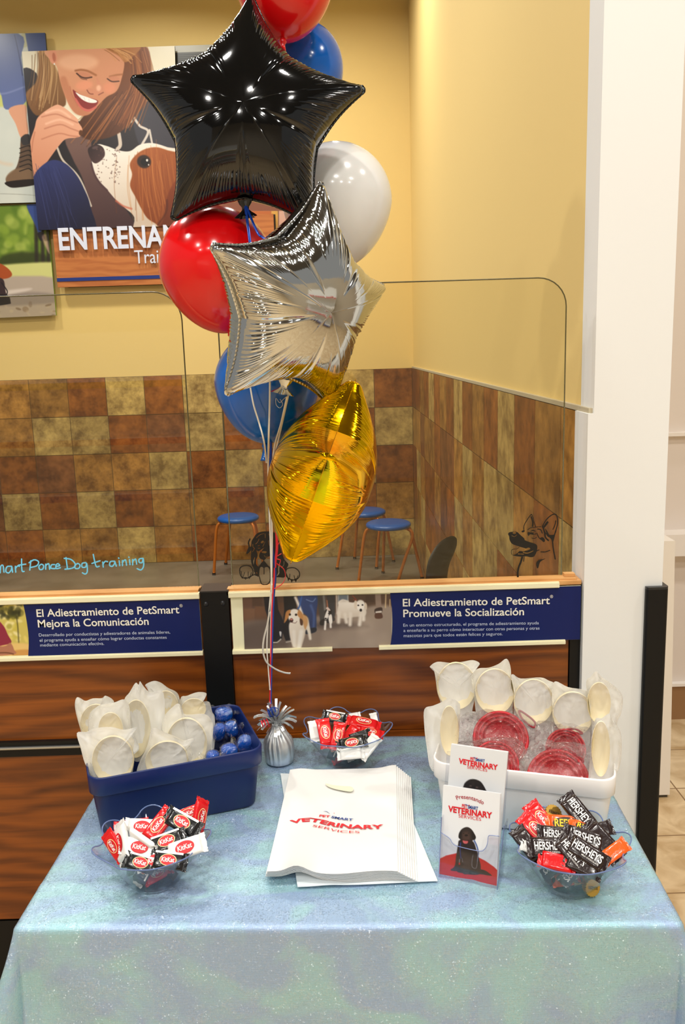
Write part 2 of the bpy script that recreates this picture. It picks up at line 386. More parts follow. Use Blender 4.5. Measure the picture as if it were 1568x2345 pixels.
LK(tl, br.outputs['Color'], bsdf(tl).inputs['Base Color'])
struct('floor_tiled', MB().box((-5, -7, -0.1), (5, 2.10, 0)).box((XR+0.1, 2.10, -0.1), (5, 3.75, 0)), tl, 'beige stone tile floor of the shop')
# far wall seen past the pillar, with a brown tile base and a ledge
far = mat('far_wall_paint', (226, 216, 208), 0.6)
struct('wall_far', MB().box((0.80, 3.66, 0), (5, 3.8, 4.7)), far)
struct('baseboard_far', MB().box((0.80, 3.645, 0), (5, 3.66, 0.165)), mat('brown_tile_base', (150, 112, 74), 0.4))
struct('trim_4', MB().box((0.80, 3.63, 0.165), (5, 3.66, 0.178)).box((0.80, 3.56, 0.79), (5, 3.66, 0.885)).box((0.80, 3.63, 1.30), (5, 3.66, 1.315)), mat('far_wall_ledge', (236, 230, 224), 0.5), 'white ledge on the far wall past the pillar')
# shop behind the viewer and the dark open ceiling: only seen mirrored in the foil balloons
struct('ceiling', MB().box((-5, -7, 4.7), (5, YB+0.2, 4.8)), mat('dark_ceiling', (96, 92, 86), 0.9))
struct('wall_front', MB().box((-5, -7.1, 0), (5, -7, 4.7)), mat('shop_back_wall', (214, 206, 190), 0.8))
struct('wall_side_left', MB().box((-5.1, -7, 0), (-5, 1.6, 2.5)), mat('shop_side_wall', (196, 186, 168), 0.8))  # side walls added for foil reflections, kept low so ambient light enters above
struct('wall_side_right', MB().box((5, -7, 0), (5.1, 3.7, 2.5)), mat('shop_side_wall'))
def reflection_shelf(label, x, y, rot, cols):  # unseen shelves added to give the foil balloons something to mirror
    t = thing('reflection_shelf', label, 'shelf', (x, y, 0)); R = rotz(rot); T = np.array([x, y, 0])
    MB().box((-1.2, 0.0, 0), (1.2, 0.04, 1.9), 0, R, T).build('back_panel', mat('white_shelf_metal', (226, 224, 218), 0.5), t)
    for k in range(4):
        MB().box((-1.2, -0.42, 0.12+k*.45), (1.2, 0.0, 0.15+k*.45), 0, R, T).build('shelf', mat('white_shelf_metal'), t)
        MB().box((-1.2, -0.432, 0.11+k*.45), (1.2, -0.42, 0.16+k*.45), 0, R, T).build('price_rail', mat('price_rail_%d_%d_%d' % cols[k], cols[k], 0.5), t)
reflection_shelf('unseen white shelf with coloured price rails, added for the foil balloon reflections', -1.9, -3.0, math.pi, [(200, 30, 40), (30, 60, 140), (200, 30, 40), (230, 200, 60)])
reflection_shelf('unseen white shelf by the side wall, added for the silver balloon reflections', 4.4, 0.2, -math.pi/2, [(30, 60, 140), (200, 30, 40), (240, 240, 240), (200, 30, 40)])
# ------------------------------------------------------------------ white low wall, corner guard
t = thing('low_wall', 'white low wall standing on the beige tile floor behind the pillar', 'partition', (1.15, 3.2, 0))
MB().add([(1.08, 2.97, .012), (1.212, 2.97, .012), (1.212, 3.55, .012), (1.08, 3.55, .012), (1.08, 2.97, 1.0), (1.190, 2.97, 1.0), (1.190, 3.55, 1.0), (1.08, 3.55, 1.0)],
         [(0, 3, 2, 1), (4, 5, 6, 7), (0, 1, 5, 4), (1, 2, 6, 5), (2, 3, 7, 6), (3, 0, 4, 7)]).build('panel', mat('white_laminate', (240, 236, 230), 0.4), t)
MB().box((1.085, 2.975, 0.0), (1.205, 3.54, 0.0125)).build('plinth', mat('dark_gap_shade', (70, 62, 52), 0.6), t)  # dark strip stands in for the shaded gap under the panel
black_plastic = mat('black_rubber_guard', (11, 11, 12), 0.5, Specular_IOR_Level=0.3)
t = thing('corner_guard', 'black rubber corner guard on the white pillar edge', 'corner guard', (0.78, 2.04, 0.6))
mb = MB(); R_ = 0.012
prof = [(0.750, YF-0.013), (0.750, YF-0.022), (0.754, YF-0.027)]+[(0.806-R_+R_*math.sin(a), YF-0.027+R_-R_*math.cos(a)) for a in np.linspace(0, math.pi/2, 7)]+[(0.806, YF+0.05), (0.7935, YF+0.05), (0.7935, YF-0.013)]
mb.prism([(x, y, 0.02) for x, y in prof][::-1], (0, 0, 1.082))
mb.build('guard_strip', black_plastic, t)
mb = MB(); mb.prism([(x*1.0, y, 1.102) for x, y in prof][::-1], (0, 0, 0.006)); mb.build('end_cap', mat('black_guard_cap', (34, 35, 37), 0.35), t)
# ------------------------------------------------------------------ pictures and sign on the back wall
inkm = attr_mat('printed_picture', 0.32)
def wall_panel(name, label, cv, corners, depth, edge_rgb):
    """a printed board standing off the wall on its back frame"""
    Y = YB-depth
    P = [unproj(x, y, 1, Y) for x, y in corners]
    t = thing(name, label, 'picture', np.mean(P, 0)+np.array([0, 0.02, 0]))
    MB().prism([p+np.array([0, 0.0006, 0]) for p in P], (0, 0.022, 0)).build('board', mat('board_edge_%d_%d_%d' % edge_rgb, edge_rgb, 0.5), t)
    c = np.mean(P, 0)
    MB().prism([c+(p-c)*0.8+np.array([0, 0.0226, 0]) for p in P], (0, depth-0.0226+0.011, 0)).build('back_frame', mat('dark_back_frame', (52, 44, 34), 0.8), t)
    cv.C = 255*(cv.C/255)**1.22*0.95
    cv.sheet('print', P[0], P[1], P[2], P[3], inkm, t); return t
Z = 1/3.126
# woman with dog
cr_ = [(50, 118), (400, 105), (411, 517), (88, 527)]
c = Canvas(cr_, 330, 390, (232, 226, 204)).tf(0, 0, Z)
c.poly([(150, 520), (260, 530), (300, 700), (450, 860), (900, 900), (960, 840), (1080, 720), (1230, 700), (1400, 900), (1400, 1700), (220, 1700), (150, 900)], (56, 51, 54), 1.5)
c.poly([(950, 830), (1050, 740), (1260, 760), (1400, 900), (1400, 1130), (1100, 1080), (1000, 1060)], (76, 74, 82), 2.5)
c.poly([(470, 1000), (640, 1010), (660, 1200), (760, 1330), (900, 1500), (980, 1700), (690, 1700), (600, 1320), (520, 1150)], (128, 102, 94), 2, col2=(84, 60, 62), axis=((560, 1050), (850, 1640)))
c.stroke([(410, 1070), (450, 1160), (540, 1250), (590, 1330), (650, 1480)], 15, (206, 196, 182), 1.0)
c.stroke([(850, 970), (860, 1050), (840, 1080)], 26, (212, 200, 186), 1.0)
c.stroke([(955, 850), (1000, 915), (1060, 955), (1015, 1050)], 17, (214, 206, 196), 0.8)
c.stroke([(1070, 945), (1088, 1040)], 14, (214, 206, 196), 0.8)
c.poly([(860, 340), (1040, 330), (1080, 470), (1070, 640), (1040, 760), (960, 850), (900, 930), (780, 1000), (620, 1010), (560, 930), (600, 840), (760, 700), (850, 560), (880, 440)], (142, 92, 56), 2, col2=(96, 60, 36), axis=((950, 400), (680, 1000)))
c.hair(46, (960, 350), (990, 600), (880, 900), (36, 20), 7, [(176, 118, 70), (112, 66, 36), (196, 140, 90), (150, 92, 50)], 0.5)
c.hair(26, (850, 700), (760, 840), (640, 990), (50, 30), 7, [(176, 118, 70), (90, 54, 32), (190, 132, 84)], 0.5)
c.poly([(280, 350), (370, 350), (390, 460), (430, 560), (455, 640), (470, 760), (400, 790), (260, 840), (185, 690), (255, 600), (275, 480)], (184, 146, 98), 2, col2=(128, 92, 58), axis=((300, 380), (420, 800)))
c.hair(40, (320, 380), (320, 560), (290, 760), (40, 24), 7, [(206, 170, 120), (150, 108, 64), (222, 190, 144), (120, 84, 52)], 0.5)
c.poly([(345, 350), (780, 330), (850, 400), (888, 450), (872, 560), (835, 660), (762, 705), (705, 765), (640, 830), (565, 838), (505, 785), (462, 690), (430, 590), (405, 480), (365, 440)], (224, 172, 138), 1.2, col2=(204, 146, 112), axis=((520, 400), (760, 760)))
c.poly([(430, 590), (505, 785), (565, 838), (640, 830), (600, 780), (520, 690), (470, 560)], (190, 128, 96), 4, alpha=0.55)
c.ell(560, 450, 140, 60, (240, 196, 164), 0, 8, 0.7); c.ell(600, 620, 60, 36, (232, 164, 132), -10, 6, 0.8); c.ell(780, 640, 44, 40, (226, 156, 124), 0, 6, 0.7)
c.poly([(750, 330), (1000, 330), (935, 420), (892, 450), (850, 405)], (182, 130, 80), 2)
c.hair(22, (800, 345), (860, 370), (920, 420), (30, 14), 6, [(210, 160, 104), (150, 100, 58), (226, 184, 132)], 0.55)
c.ell(378, 405, 30, 58, (228, 166, 136), -8, 1.5); c.ell(386, 412, 12, 34, (196, 128, 100), -8, 2); c.ell(388, 462, 5, 7, (240, 240, 236), 0, .6)
c.stroke([(540, 512), (580, 506), (630, 516), (685, 545)], 15, (176, 122, 84), 1.6); c.stroke([(785, 556), (830, 545), (872, 540)], 13, (176, 122, 84), 1.6)
c.ell(600, 542, 52, 22, (206, 146, 116), 12, 2.5, .8); c.stroke([(548, 532), (580, 558), (615, 566), (655, 560)], 10, (92, 60, 46), 0.9); c.stroke([(565, 552), (585, 572), (620, 578)], 6, (120, 84, 66), .9, .8)
c.ell(815, 570, 38, 18, (204, 144, 114), 5, 2.2, .8); c.stroke([(768, 572), (800, 592), (850, 590)], 9, (98, 64, 50), 0.9)
c.poly([(690, 560), (720, 610), (742, 655), (715, 690), (660, 688), (618, 660), (640, 640), (690, 650)], (212, 152, 122), 2); c.stroke([(622, 655), (640, 680), (665, 684)], 7, (150, 92, 74), 1); c.stroke([(705, 690), (738, 672)], 7, (150, 92, 74), 1); c.ell(705, 640, 16, 22, (240, 196, 168), 0, 3, .8)
c.poly([(520, 652), (555, 676), (620, 706), (700, 732), (680, 775), (630, 795), (575, 770), (540, 720)], (150, 62, 58), 1.0)
c.poly([(540, 672), (580, 690), (640, 712), (692, 733), (680, 748), (630, 745), (580, 718)], (244, 240, 232), 0.9)
c.stroke([(570, 700), (580, 716)], 3, (210, 200, 196), .5); c.stroke([(600, 706), (608, 730)], 3, (210, 200, 196), .5); c.stroke([(635, 718), (638, 742)], 3, (210, 200, 196), .5)
c.stroke([(540, 720), (580, 780), (630, 805), (685, 780)], 15, (208, 118, 106), 1.0); c.stroke([(500, 630), (515, 690), (555, 770)], 8, (190, 124, 98), 1.6, .7)
c.poly([(212, 1050), (248, 930), (275, 850), (380, 772), (440, 770), (548, 858), (562, 890), (588, 935), (578, 985), (540, 1000), (470, 1010), (420, 1060), (368, 1130), (330, 1180), (270, 1230), (232, 1285), (215, 1150)], (230, 180, 152), 1.0, col2=(212, 154, 124), axis=((400, 800), (260, 1240)))
for s_ in ([(300, 850), (400, 830), (480, 860), (555, 892)], [(320, 935), (430, 905), (510, 935), (580, 960)], [(300, 1010), (420, 970), (500, 985), (560, 992)], [(250, 960), (235, 1030), (228, 1100)]): c.stroke(s_, 8, (186, 126, 100), 1.4, .75)
c.stroke([(330, 820), (420, 800), (500, 850)], 14, (244, 202, 176), 2, .8); c.stroke([(330, 900), (430, 870), (520, 905)], 14, (242, 200, 174), 2, .8); c.ell(578, 965, 14, 20, (110, 70, 40), 0, 1.5)
c.poly([(225, 1340), (245, 1270), (300, 1200), (380, 1158), (470, 1185), (545, 1262), (600, 1360), (645, 1480), (665, 1700), (240, 1700)], (66, 74, 124), 1.5, col2=(40, 40, 66), axis=((330, 1200), (560, 1640)))
c.hair(24, (300, 1230), (350, 1400), (400, 1600), (70, 30), 5, [(86, 94, 146), (48, 52, 92)], .35)
c.poly([(690, 1052), (760, 1058), (850, 1090), (930, 1095), (1000, 1050), (1090, 1038), (1200, 1068), (1420, 1150), (1420, 1700), (985, 1700), (960, 1560), (900, 1500), (830, 1440), (760, 1360), (690, 1280), (655, 1150)], (238, 232, 222), 1.2, col2=(212, 196, 178), axis=((850, 1100), (1050, 1600)))
c.poly([(930, 1180), (1000, 1100), (1100, 1068), (1200, 1090), (1420, 1180), (1420, 1600), (1200, 1650), (1110, 1600), (1050, 1560), (1000, 1480), (970, 1420), (930, 1340), (945, 1260)], (172, 104, 54), 1.8, col2=(146, 80, 38), axis=((1000, 1120), (1150, 1560)))
c.hair(50, (1080, 1130), (1090, 1300), (1130, 1520), (80, 50), 6, [(196, 128, 70), (140, 76, 36), (210, 146, 88)], .3)
c.poly([(1190, 1440), (1230, 1340), (1300, 1270), (1420, 1280), (1420, 1700), (1110, 1700), (1170, 1570)], (146, 76, 36), 2.5, col2=(116, 58, 28), axis=((1280, 1300), (1150, 1640)))
c.stroke([(1195, 1440), (1190, 1520), (1130, 1610)], 10, (96, 48, 24), 2, .8)
c.poly([(632, 1075), (690, 1048), (738, 1072), (748, 1130), (700, 1178), (665, 1175), (636, 1125)], (62, 46, 46), 1.2, col2=(96, 72, 70), axis=((640, 1060), (740, 1170)))
c.ell(680, 1070, 22, 10, (120, 100, 98), -15, 2, .7); c.ell(1030, 1170, 50, 46, (60, 40, 28), 20, 2.5); c.ell(1035, 1172, 28, 28, (24, 18, 16), 0, 1); c.ell(1052, 1160, 8, 9, (230, 226, 220), 0, .6); c.ell(1063, 1192, 5, 6, (220, 214, 206), 0, .6)
c.stroke([(652, 1185), (675, 1260), (720, 1330), (765, 1372)], 13, (96, 70, 72), 1.4); c.stroke([(830, 1445), (880, 1480), (940, 1500)], 12, (206, 120, 96), 1.6, .8)
for _ in range(70): c.ell(random.uniform(690, 860), random.uniform(1080, 1330), random.uniform(3, 6), random.uniform(3, 6), (120, 92, 84), 0, .7, .6)
wall_panel('wall_picture', 'large print of a smiling woman in a dark hoodie holding a treat over a beagle', c, cr_, 0.085, (60, 60, 44))
# walker's legs and boots
cr_ = [(-110, 80), (103, 75), (134, 462), (-90, 468)]
c = Canvas(cr_, 200, 370, (206, 210, 198)).tf(0, 0, Z)
c.poly([(-400, 640), (350, 620), (350, 830), (-400, 830)], (206, 208, 132), 6); c.poly([(-400, 840), (400, 800), (400, 1460), (-400, 1500)], (210, 214, 206), 4)
c.blobs(18, (-300, 860, 300, 1440), (40, 120), [(196, 202, 196), (222, 224, 214)], .4, 10)
c.poly([(150, 250), (190, 236), (210, 310), (160, 330)], (196, 196, 160), 2)
c.poly([(180, 236), (400, 232), (400, 372), (205, 372)], (84, 100, 146), 1.5, False)
c.poly([(-400, 240), (130, 240), (150, 400), (165, 500), (185, 700), (40, 758), (0, 640), (-100, 560), (-400, 560)], (96, 112, 156), 1.5, col2=(112, 126, 172), axis=((60, 260), (90, 740)))
c.stroke([(105, 250), (135, 380), (160, 520)], 6, (60, 72, 116), 1); c.stroke([(-10, 650), (60, 640), (170, 600)], 10, (150, 160, 200), 2, .7)
c.poly([(62, 755), (178, 726), (190, 820), (200, 930), (150, 962), (110, 860)], (222, 170, 140), 1.4)
c.poly([(150, 965), (200, 940), (230, 1050), (250, 1290), (100, 1330), (48, 1306), (50, 1250), (110, 1190), (140, 1090)], (112, 92, 76), 1.4)
c.poly([(50, 1240), (120, 1190), (240, 1200), (250, 1280), (60, 1290)], (144, 118, 92), 2, alpha=.8)
c.poly([(46, 1290), (240, 1270), (260, 1310), (110, 1335), (55, 1322)], (52, 42, 38), 1); c.poly([(148, 962), (205, 936), (212, 1000), (165, 1015)], (70, 66, 66), 1.5)
for y_ in range(1020, 1200, 34): c.stroke([(140, y_+20), (200, y_), (225, y_+14)], 7, (48, 40, 36), .8)
c.stroke([(-60, 1380), (120, 1385), (260, 1395)], 4, (150, 150, 140), 1, .7); c.stroke([(-40, 1120), (20, 1150), (80, 1160)], 22, (220, 200, 176), 4, .7)
wall_panel('wall_picture', 'print of a walker in rolled jeans and hiking boots, top left of the wall', c, cr_, 0.055, (52, 56, 62))
# boots and dog on a sunny path
cr_ = [(-100, 476), (106, 466), (128, 722), (-90, 732)]
c = Canvas(cr_, 200, 250, (190, 176, 158)).tf(0, 0, Z)
c.poly([(-400, 1440), (420, 1440), (420, 1900), (-400, 1960)], (120, 146, 56), 5)
c.blobs(90, (-300, 1480, 360, 1800), (14, 50), [(176, 196, 90), (206, 214, 120), (96, 126, 44), (148, 172, 66)], .6, 5)
c.poly([(0, 1830), (120, 1790), (300, 1800), (340, 1870), (0, 1930)], (64, 72, 36), 6, alpha=.8)
for x_ in (255, 300, 340): c.stroke([(x_, 1560), (x_+6, 1860)], 26, (62, 54, 46), 2.5, .85)
c.poly([(-400, 1930), (420, 1860), (420, 1990), (-400, 2050)], (220, 220, 150), 4); c.poly([(-400, 2040), (420, 1980), (420, 2350), (-400, 2350)], (196, 182, 166), 4)
c.poly([(-400, 2130), (200, 2080), (420, 2110), (420, 2160), (-400, 2200)], (168, 156, 146), 5); c.poly([(-100, 2090), (200, 2050), (180, 2075), (-100, 2120)], (226, 214, 202), 4)
c.blobs(30, (-200, 2170, 400, 2270), (4, 24), [(126, 104, 80), (150, 126, 98), (214, 198, 170)], .6, 1.5)
c.poly([(190, 1462), (280, 1462), (300, 1560), (285, 1680), (250, 1600)], (74, 96, 156), 2); c.poly([(265, 1660), (300, 1650), (320, 1690), (290, 1710)], (60, 54, 56), 2); c.poly([(300, 1690), (330, 1670), (352, 1800)], (224, 190, 170), 3, alpha=.7)
c.poly([(-60, 1860), (0, 1870), (60, 1910), (85, 1950), (60, 1975), (0, 1985), (-60, 1990)], (186, 98, 48), 1.5); c.poly([(-60, 1990), (20, 1985), (40, 2080), (70, 2150), (60, 2165), (-60, 2165)], (76, 58, 60), 1.5)
c.poly([(-60, 2110), (50, 2100), (75, 2155), (60, 2170), (-60, 2180)], (40, 34, 38), 1); c.stroke([(10, 2010), (50, 2070), (45, 2100)], 7, (40, 36, 40), .8)
wall_panel('wall_picture', 'print of a dog and boots on a sunny path, bottom left of the wall', c, cr_, 0.040, (118, 156, 30))
# mostly hidden print behind the black star
cr_ = [(400, 105), (700, 95), (706, 590), (408, 602)]
c = Canvas(cr_, 220, 360, (196, 158, 140)).tf(0, 0, Z)
c.poly([(1240, 320), (2300, 290), (2300, 370), (1240, 380)], (196, 196, 184), 1, False); c.poly([(1255, 376), (2300, 340), (2300, 440), (1255, 462)], (62, 62, 56), 1, False)
for k in range(6): c.stroke([(1262, 384+k*14), (2300, 350+k*14)], 5, (104, 104, 92), .6, smooth=False)
c.poly([(1250, 462), (2300, 440), (2300, 1500), (1250, 1500)], (186, 116, 88), 1, False, col2=(150, 100, 78), axis=((1500, 470), (1500, 1500)))
c.tf(560, 480, 200/1568).poly([(620, 0), (1300, 0), (1300, 900), (620, 900)], (222, 182, 166), 1.5, False); c.poly([(480, 0), (600, 0), (600, 900), (480, 900)], (222, 178, 96), 1.2, False); c.stroke([(605, 0), (605, 900)], 12, (120, 84, 60), .8)
c.poly([(-600, 0), (480, 0), (480, 900), (-600, 900)], (196, 122, 70), 1.2, False)
wall_panel('wall_picture', 'print with dark shutter slats mostly hidden behind the black star balloon', c, cr_, 0.030, (150, 146, 120))
# wooden sign with raised letters
def wood(name, c1, c2, rough=0.4, sc=(1.1, 8, 9), big=2.2):
    m = mat(name, c1, rough); cr = mix_noise(m, c2, c1, big, 5, sc, 0.30, 0.62, dist=1.6)
    wv = N(m, 'ShaderNodeTexWave', wave_type='BANDS', bands_direction='Z'); mp = N(m, 'ShaderNodeMapping'); tc = N(m, 'ShaderNodeTexCoord')
    mp.inputs['Scale'].default_value = (0.55, 1, 2.6); wv.inputs['Scale'].default_value = big*1.1; wv.inputs['Distortion'].default_value = 16; wv.inputs['Detail'].default_value = 3; wv.inputs['Detail Scale'].default_value = 0.9; wv.inputs['Detail Roughness'].default_value = 0.55
    LK(m, tc.outputs['Object'], mp.inputs[0]); LK(m, mp.outputs[0], wv.inputs['Vector'])
    ma = N(m, 'ShaderNodeMix', data_type='FLOAT'); ma.inputs['Factor'].default_value = 0.36
    nz = [n for n in m.node_tree.nodes if n.type == 'TEX_NOISE'][0]; cr.color_ramp.elements[0].position = 0.18; cr.color_ramp.elements[1].position = 0.80
    LK(m, nz.outputs['Fac'], ma.inputs['A']); LK(m, wv.outputs['Fac'], ma.inputs['B']); LK(m, ma.outputs['Result'], cr.inputs[0])
    return m
sign_wood = wood('sign_wood', (196, 122, 62), (168, 94, 44), 0.45)
Ys = YB-0.065
P = [unproj(x, y, 1, Ys) for x, y in [(112, 505), (624, 486), (632, 641), (132, 658)]]
P[1][0] = P[2][0] = max(P[1][0], P[2][0]); P[0][0] = P[3][0] = P[3][0]
P[0][2] = P[1][2] = P[0][2]; P[3][2] = P[2][2] = P[3][2]
t = thing('wall_sign', 'long wooden sign with white raised letters under the pictures', 'sign', np.mean(P, 0))
MB().prism(P, (0, 0.03, 0)).build('sign_board', sign_wood, t)
MB().prism([p*np.array([0.97, 1, 1])+np.array([0, 0.0302, 0.0]) for p in P], (0, 0.046, 0)).build('back_batten', mat('dark_back_frame'), t)
sP = lambda x, y: onplane(x, y, (0, Ys, 0), (0, 1, 0))
up = np.array([0, 0, 1.0]); nf = np.array([0, -1.0, 0])
lw = mat('white_sign_letter', (214, 220, 236), 0.4)
mb = MB(); capm = 46/ppm(sP(200, 560)); text_on(mb, 'ENTRENAMIENTO', [sP(139, 573), sP(139, 573)+np.array([(sP(366, 562)-sP(139, 573))[0]*1.92, 0, 0.0])], up, capm, nf, 0.022, lift=0.018, depth=0.012)
mb.build('raised_lettering', lw, t)
mb = MB(); text_on(mb, 'Training', [sP(310, 604), sP(310, 604)+np.array([(sP(364, 602)-sP(310, 604))[0]*2.1, 0, 0])], up, 29/ppm(sP(330, 600)), nf, 0.0, lift=0.010, depth=0.008)
mb.build('small_lettering', lw, t)
a, b = sP(131, 641), sP(380, 629)
MB().box((P[0][0]+0.001, Ys-0.004, a[2]-0.013), (P[1][0]-0.001, Ys, a[2]+0.013)).build('blue_stripe', mat('navy_stripe', (22, 48, 122), 0.4), t)
# ------------------------------------------------------------------ half walls between the shop and the training area
YP = 2.072
cherry = wood('cherry_laminate', (150, 78, 17), (86, 39, 6), 0.33, (1.2, 8, 22), 2.2)
cap_wood = wood('cap_rail_wood', (222, 170, 108), (196, 138, 78), 0.45, (2, 10, 10), 3)
cream = mat('cream_channel', (240, 234, 198), 0.4)
black_metal = mat('black_powder_coat', (9, 9, 10), 0.45, Specular_IOR_Level=0.3)
bolt_m = mat('black_bolt', (48, 48, 50), 0.35, 0.5)
highlight_m = mat('rail_highlight_metal', (200, 204, 204), 0.2, 0.9)
def channel(mb, x0, x1, z0, z1):
    mb.box((x0, YP-0.018, z0), (x1, YP-0.004, z1)).box((x0, YP-0.021, z0+0.002), (x1, YP-0.018, z1-0.002))
t = thing('half_wall', 'cherry wood half wall left of the black post, with a black bumper rail', 'half wall', (-1.2, YP+0.03, 0))
xl, xr = -2.3, -0.36
MB().box((xl, YP, 0.735), (xr, YP+0.045, 1.112)).build('upper_panel', cherry, t)
MB().box((xl, YP-0.006, 0.225), (xr, YP+0.045, 0.700)).build('lower_panel', cherry, t)
MB().box((xl, YP-0.004, 0.0), (xr, YP+0.045, 0.218)).build('plinth', black_metal, t)
MB().box((xl, YP-0.012, 0.698), (xr, YP+0.04, 0.738)).build('bumper_rail', black_metal, t)
MB().tube([(xl, YP-0.014, 0.7225), (xr, YP-0.014, 0.7225)], 0.0048, 10).build('rail_highlight', highlight_m, t)  # bright bar modelled in place of the highlight along the black rail
MB().box((xl, YP-0.012, 1.114), (xr-0.004, YP+0.048, 1.124)).box((xl, YP-0.004, 1.124), (xr-0.004, YP+0.022, 1.128)).build('cap_rail', cap_wood, t)
mb = MB(); channel(mb, xl, xr, 1.1085, 1.1235); mb.build('top_channel', cream, t)
mb = MB(); channel(mb, xl, xr, 0.960, 0.9715); mb.build('bottom_channel', cream, t)
t = thing('half_wall', 'cherry wood half wall behind the balloon weight, between two black posts', 'half wall', (0.14, YP+0.03, 0))
xl, xr = -0.287, 0.569
MB().box((xl, YP, 0.735), (xr, YP+0.045, 1.112)).build('upper_panel', cherry, t)
MB().box((xl, YP-0.006, 0.225), (xr, YP+0.045, 0.733)).build('lower_panel', cherry, t)
MB().box((xl, YP-0.004, 0.0), (xr, YP+0.045, 0.218)).build('plinth', black_metal, t)
MB().box((xl-.005, YP-0.012, 1.114), (0.595, YP+0.048, 1.124)).box((xl-.005, YP-0.004, 1.124), (0.585, YP+0.022, 1.128)).box((0.558, YP+0.010, 1.1285), (0.585, YP+0.03, 1.136)).build('cap_rail', cap_wood, t)
mb = MB(); channel(mb, xl, 0.538, 1.1085, 1.1235); mb.build('top_channel', cream, t)
mb = MB(); channel(mb, xl+.002, -0.033, 0.960, 0.9715); channel(mb, 0.085, 0.556, 0.960, 0.9715); mb.build('bottom_channel', cream, t)
def post(label, x0, x1, y0, ztop, bolts):
    t = thing('support_post', label, 'post', ((x0+x1)/2, y0+0.04, 0))
    MB().box((x0, y0, 0), (x1, YP+0.06, ztop)).build('upright', black_metal, t)
    MB().box((x0-0.001, y0-0.0015, ztop), (x1+0.001, YP+0.061, ztop+0.0035)).build('cover_plate', mat('black_cap_plate', (34, 34, 36), 0.3), t)
    for bx, bz in bolts: MB().lathe([(0.0001, -0.0045), (0.0035, -0.004), (0.006, -0.002), (0.0068, 0.0)], (bx, y0, bz), 14, R=[[1, 0, 0], [0, 0, 1], [0, -1, 0]] if False else [[1, 0, 0], [0, 0, 1], [0, 1, 0]]).build('bolt', bolt_m, t)
post('wide black metal post between the two cherry half walls', -0.358, -0.2885, YP-0.012, 1.123, [(-0.3455, 1.093), (-0.303, 1.094), (-0.3455, 0.818), (-0.302, 0.8205)])
post('narrow black metal post beside the white pillar', 0.571, 0.5965, YP-0.006, 1.112, [])
# banners held in the channels
navy = mat('navy_banner_ink', (5, 26, 90), 0.45, Specular_IOR_Level=0.3); cream_ink = mat('cream_print', (240, 238, 226), 0.5)
YBn = YP-0.0125
bp = lambda x, y: onplane(x, y, (0, YBn, 0), (0, 1, 0))
def banner(label, x0, x1, photo, cv_px, navy_edge, heads, small, reg):
    t = thing('banner_sign', label, 'sign', ((x0+x1)/2, YBn, 1.04))
    MB().box((x0, YBn, 0.9695), (x1, YBn+0.006, 1.1105)).build('backing', mat('cream_backing', (238, 236, 200), 0.5), t)
    E_ = smooth_poly([bp(*p) for p in navy_edge], 6, False); E_[0][2] = 1.1102; E_[-1][2] = 0.97
    MB().prism([p-np.array([0, .0012, 0]) for p in E_]+[np.array([x1, YBn-.0012, 0.970]), np.array([x1, YBn-.0012, 1.1102])], (0, 0.001, 0)).build('navy_field', navy, t)
    P = [bp(*p) for p in cv_px]; photo.sheet('photo', *P, attr_mat('banner_photo', 0.35), t, lift=0.0006)
    mb = MB()
    for s_, a, b, ch in heads: text_on(mb, s_, [bp(*a), bp(*b)], up, ch/ppm(bp(*a)), nf, 0.013, lift=0.0022)
    rx, ry = reg; text_on(mb, '\u00ae', [bp(rx-3.5, ry+4), bp(rx+3.5, ry+4)], up, 7/ppm(bp(rx, ry)), nf, 0.0, lift=0.0022)
    mb.build('headline', cream_ink, t)
    mb = MB()
    for s_, a, b in small: text_on(mb, s_, [bp(*a), bp(*b)], up, 7.2/ppm(bp(*a)), nf, 0.0, lift=0.0022)
    mb.build('small_print', mat('pale_blue_print', (196, 208, 232), 0.5), t)
q1 = [(-60, 1384), (62, 1379), (67, 1500), (-60, 1504)]
c = Canvas(q1, 110, 105, (206, 190, 96)).tf(0, 1320, 560/1568)
c.blobs(40, (-150, 170, 180, 400), (10, 34), [(240, 220, 120), (150, 140, 40), (200, 186, 70), (250, 240, 190)], .7, 3)
c.blobs(50, (-100, 160, 150, 260), (8, 24), [(46, 50, 22), (70, 72, 28), (30, 34, 18)], .7, 2.5)
c.stroke([(105, 250), (115, 330), (120, 420)], 7, (60, 56, 30), 1.5, .8); c.poly([(-160, 440), (200, 430), (200, 520), (-160, 520)], (232, 196, 120), 4); c.poly([(90, 475), (200, 470), (200, 520), (90, 520)], (200, 140, 70), 3, alpha=.8)
c.poly([(-160, 250), (-40, 260), (20, 310), (50, 370), (72, 420), (10, 440), (-160, 470)], (142, 34, 64), 1.2); c.poly([(-160, 440), (20, 445), (65, 422), (90, 468), (85, 500), (-160, 510)], (178, 118, 92), 1.2); c.stroke([(-30, 490), (40, 488), (85, 496)], 8, (110, 64, 46), 1.2)
banner('navy banner on the left half wall about dog communication', -2.3, -0.362, c, q1, [(53, 1380), (61, 1420), (66, 1462), (65, 1502)],
       [('El Adiestramiento de PetSmart', (85, 1412), (411, 1403.5), 17.5), ('Mejora la Comunicaci\u00f3n', (88, 1436), (341, 1430), 17.5)],
       [('Desarrollado por conductistas y adiestradores de animales l\u00edderes,', (90, 1457), (390, 1450)), ('el programa ayuda a ense\u00f1ar c\u00f3mo lograr conductas constantes', (91.5, 1469), (382, 1462)), ('mediante comunicaci\u00f3n efectiva.', (93, 1480), (239, 1476))], (415, 1386))
q2 = [(555, 1367), (898, 1360), (896, 1482), (560, 1488)]
c = Canvas(q2, 330, 125, (122, 106, 96)).tf(540, 1350, 360/1568)
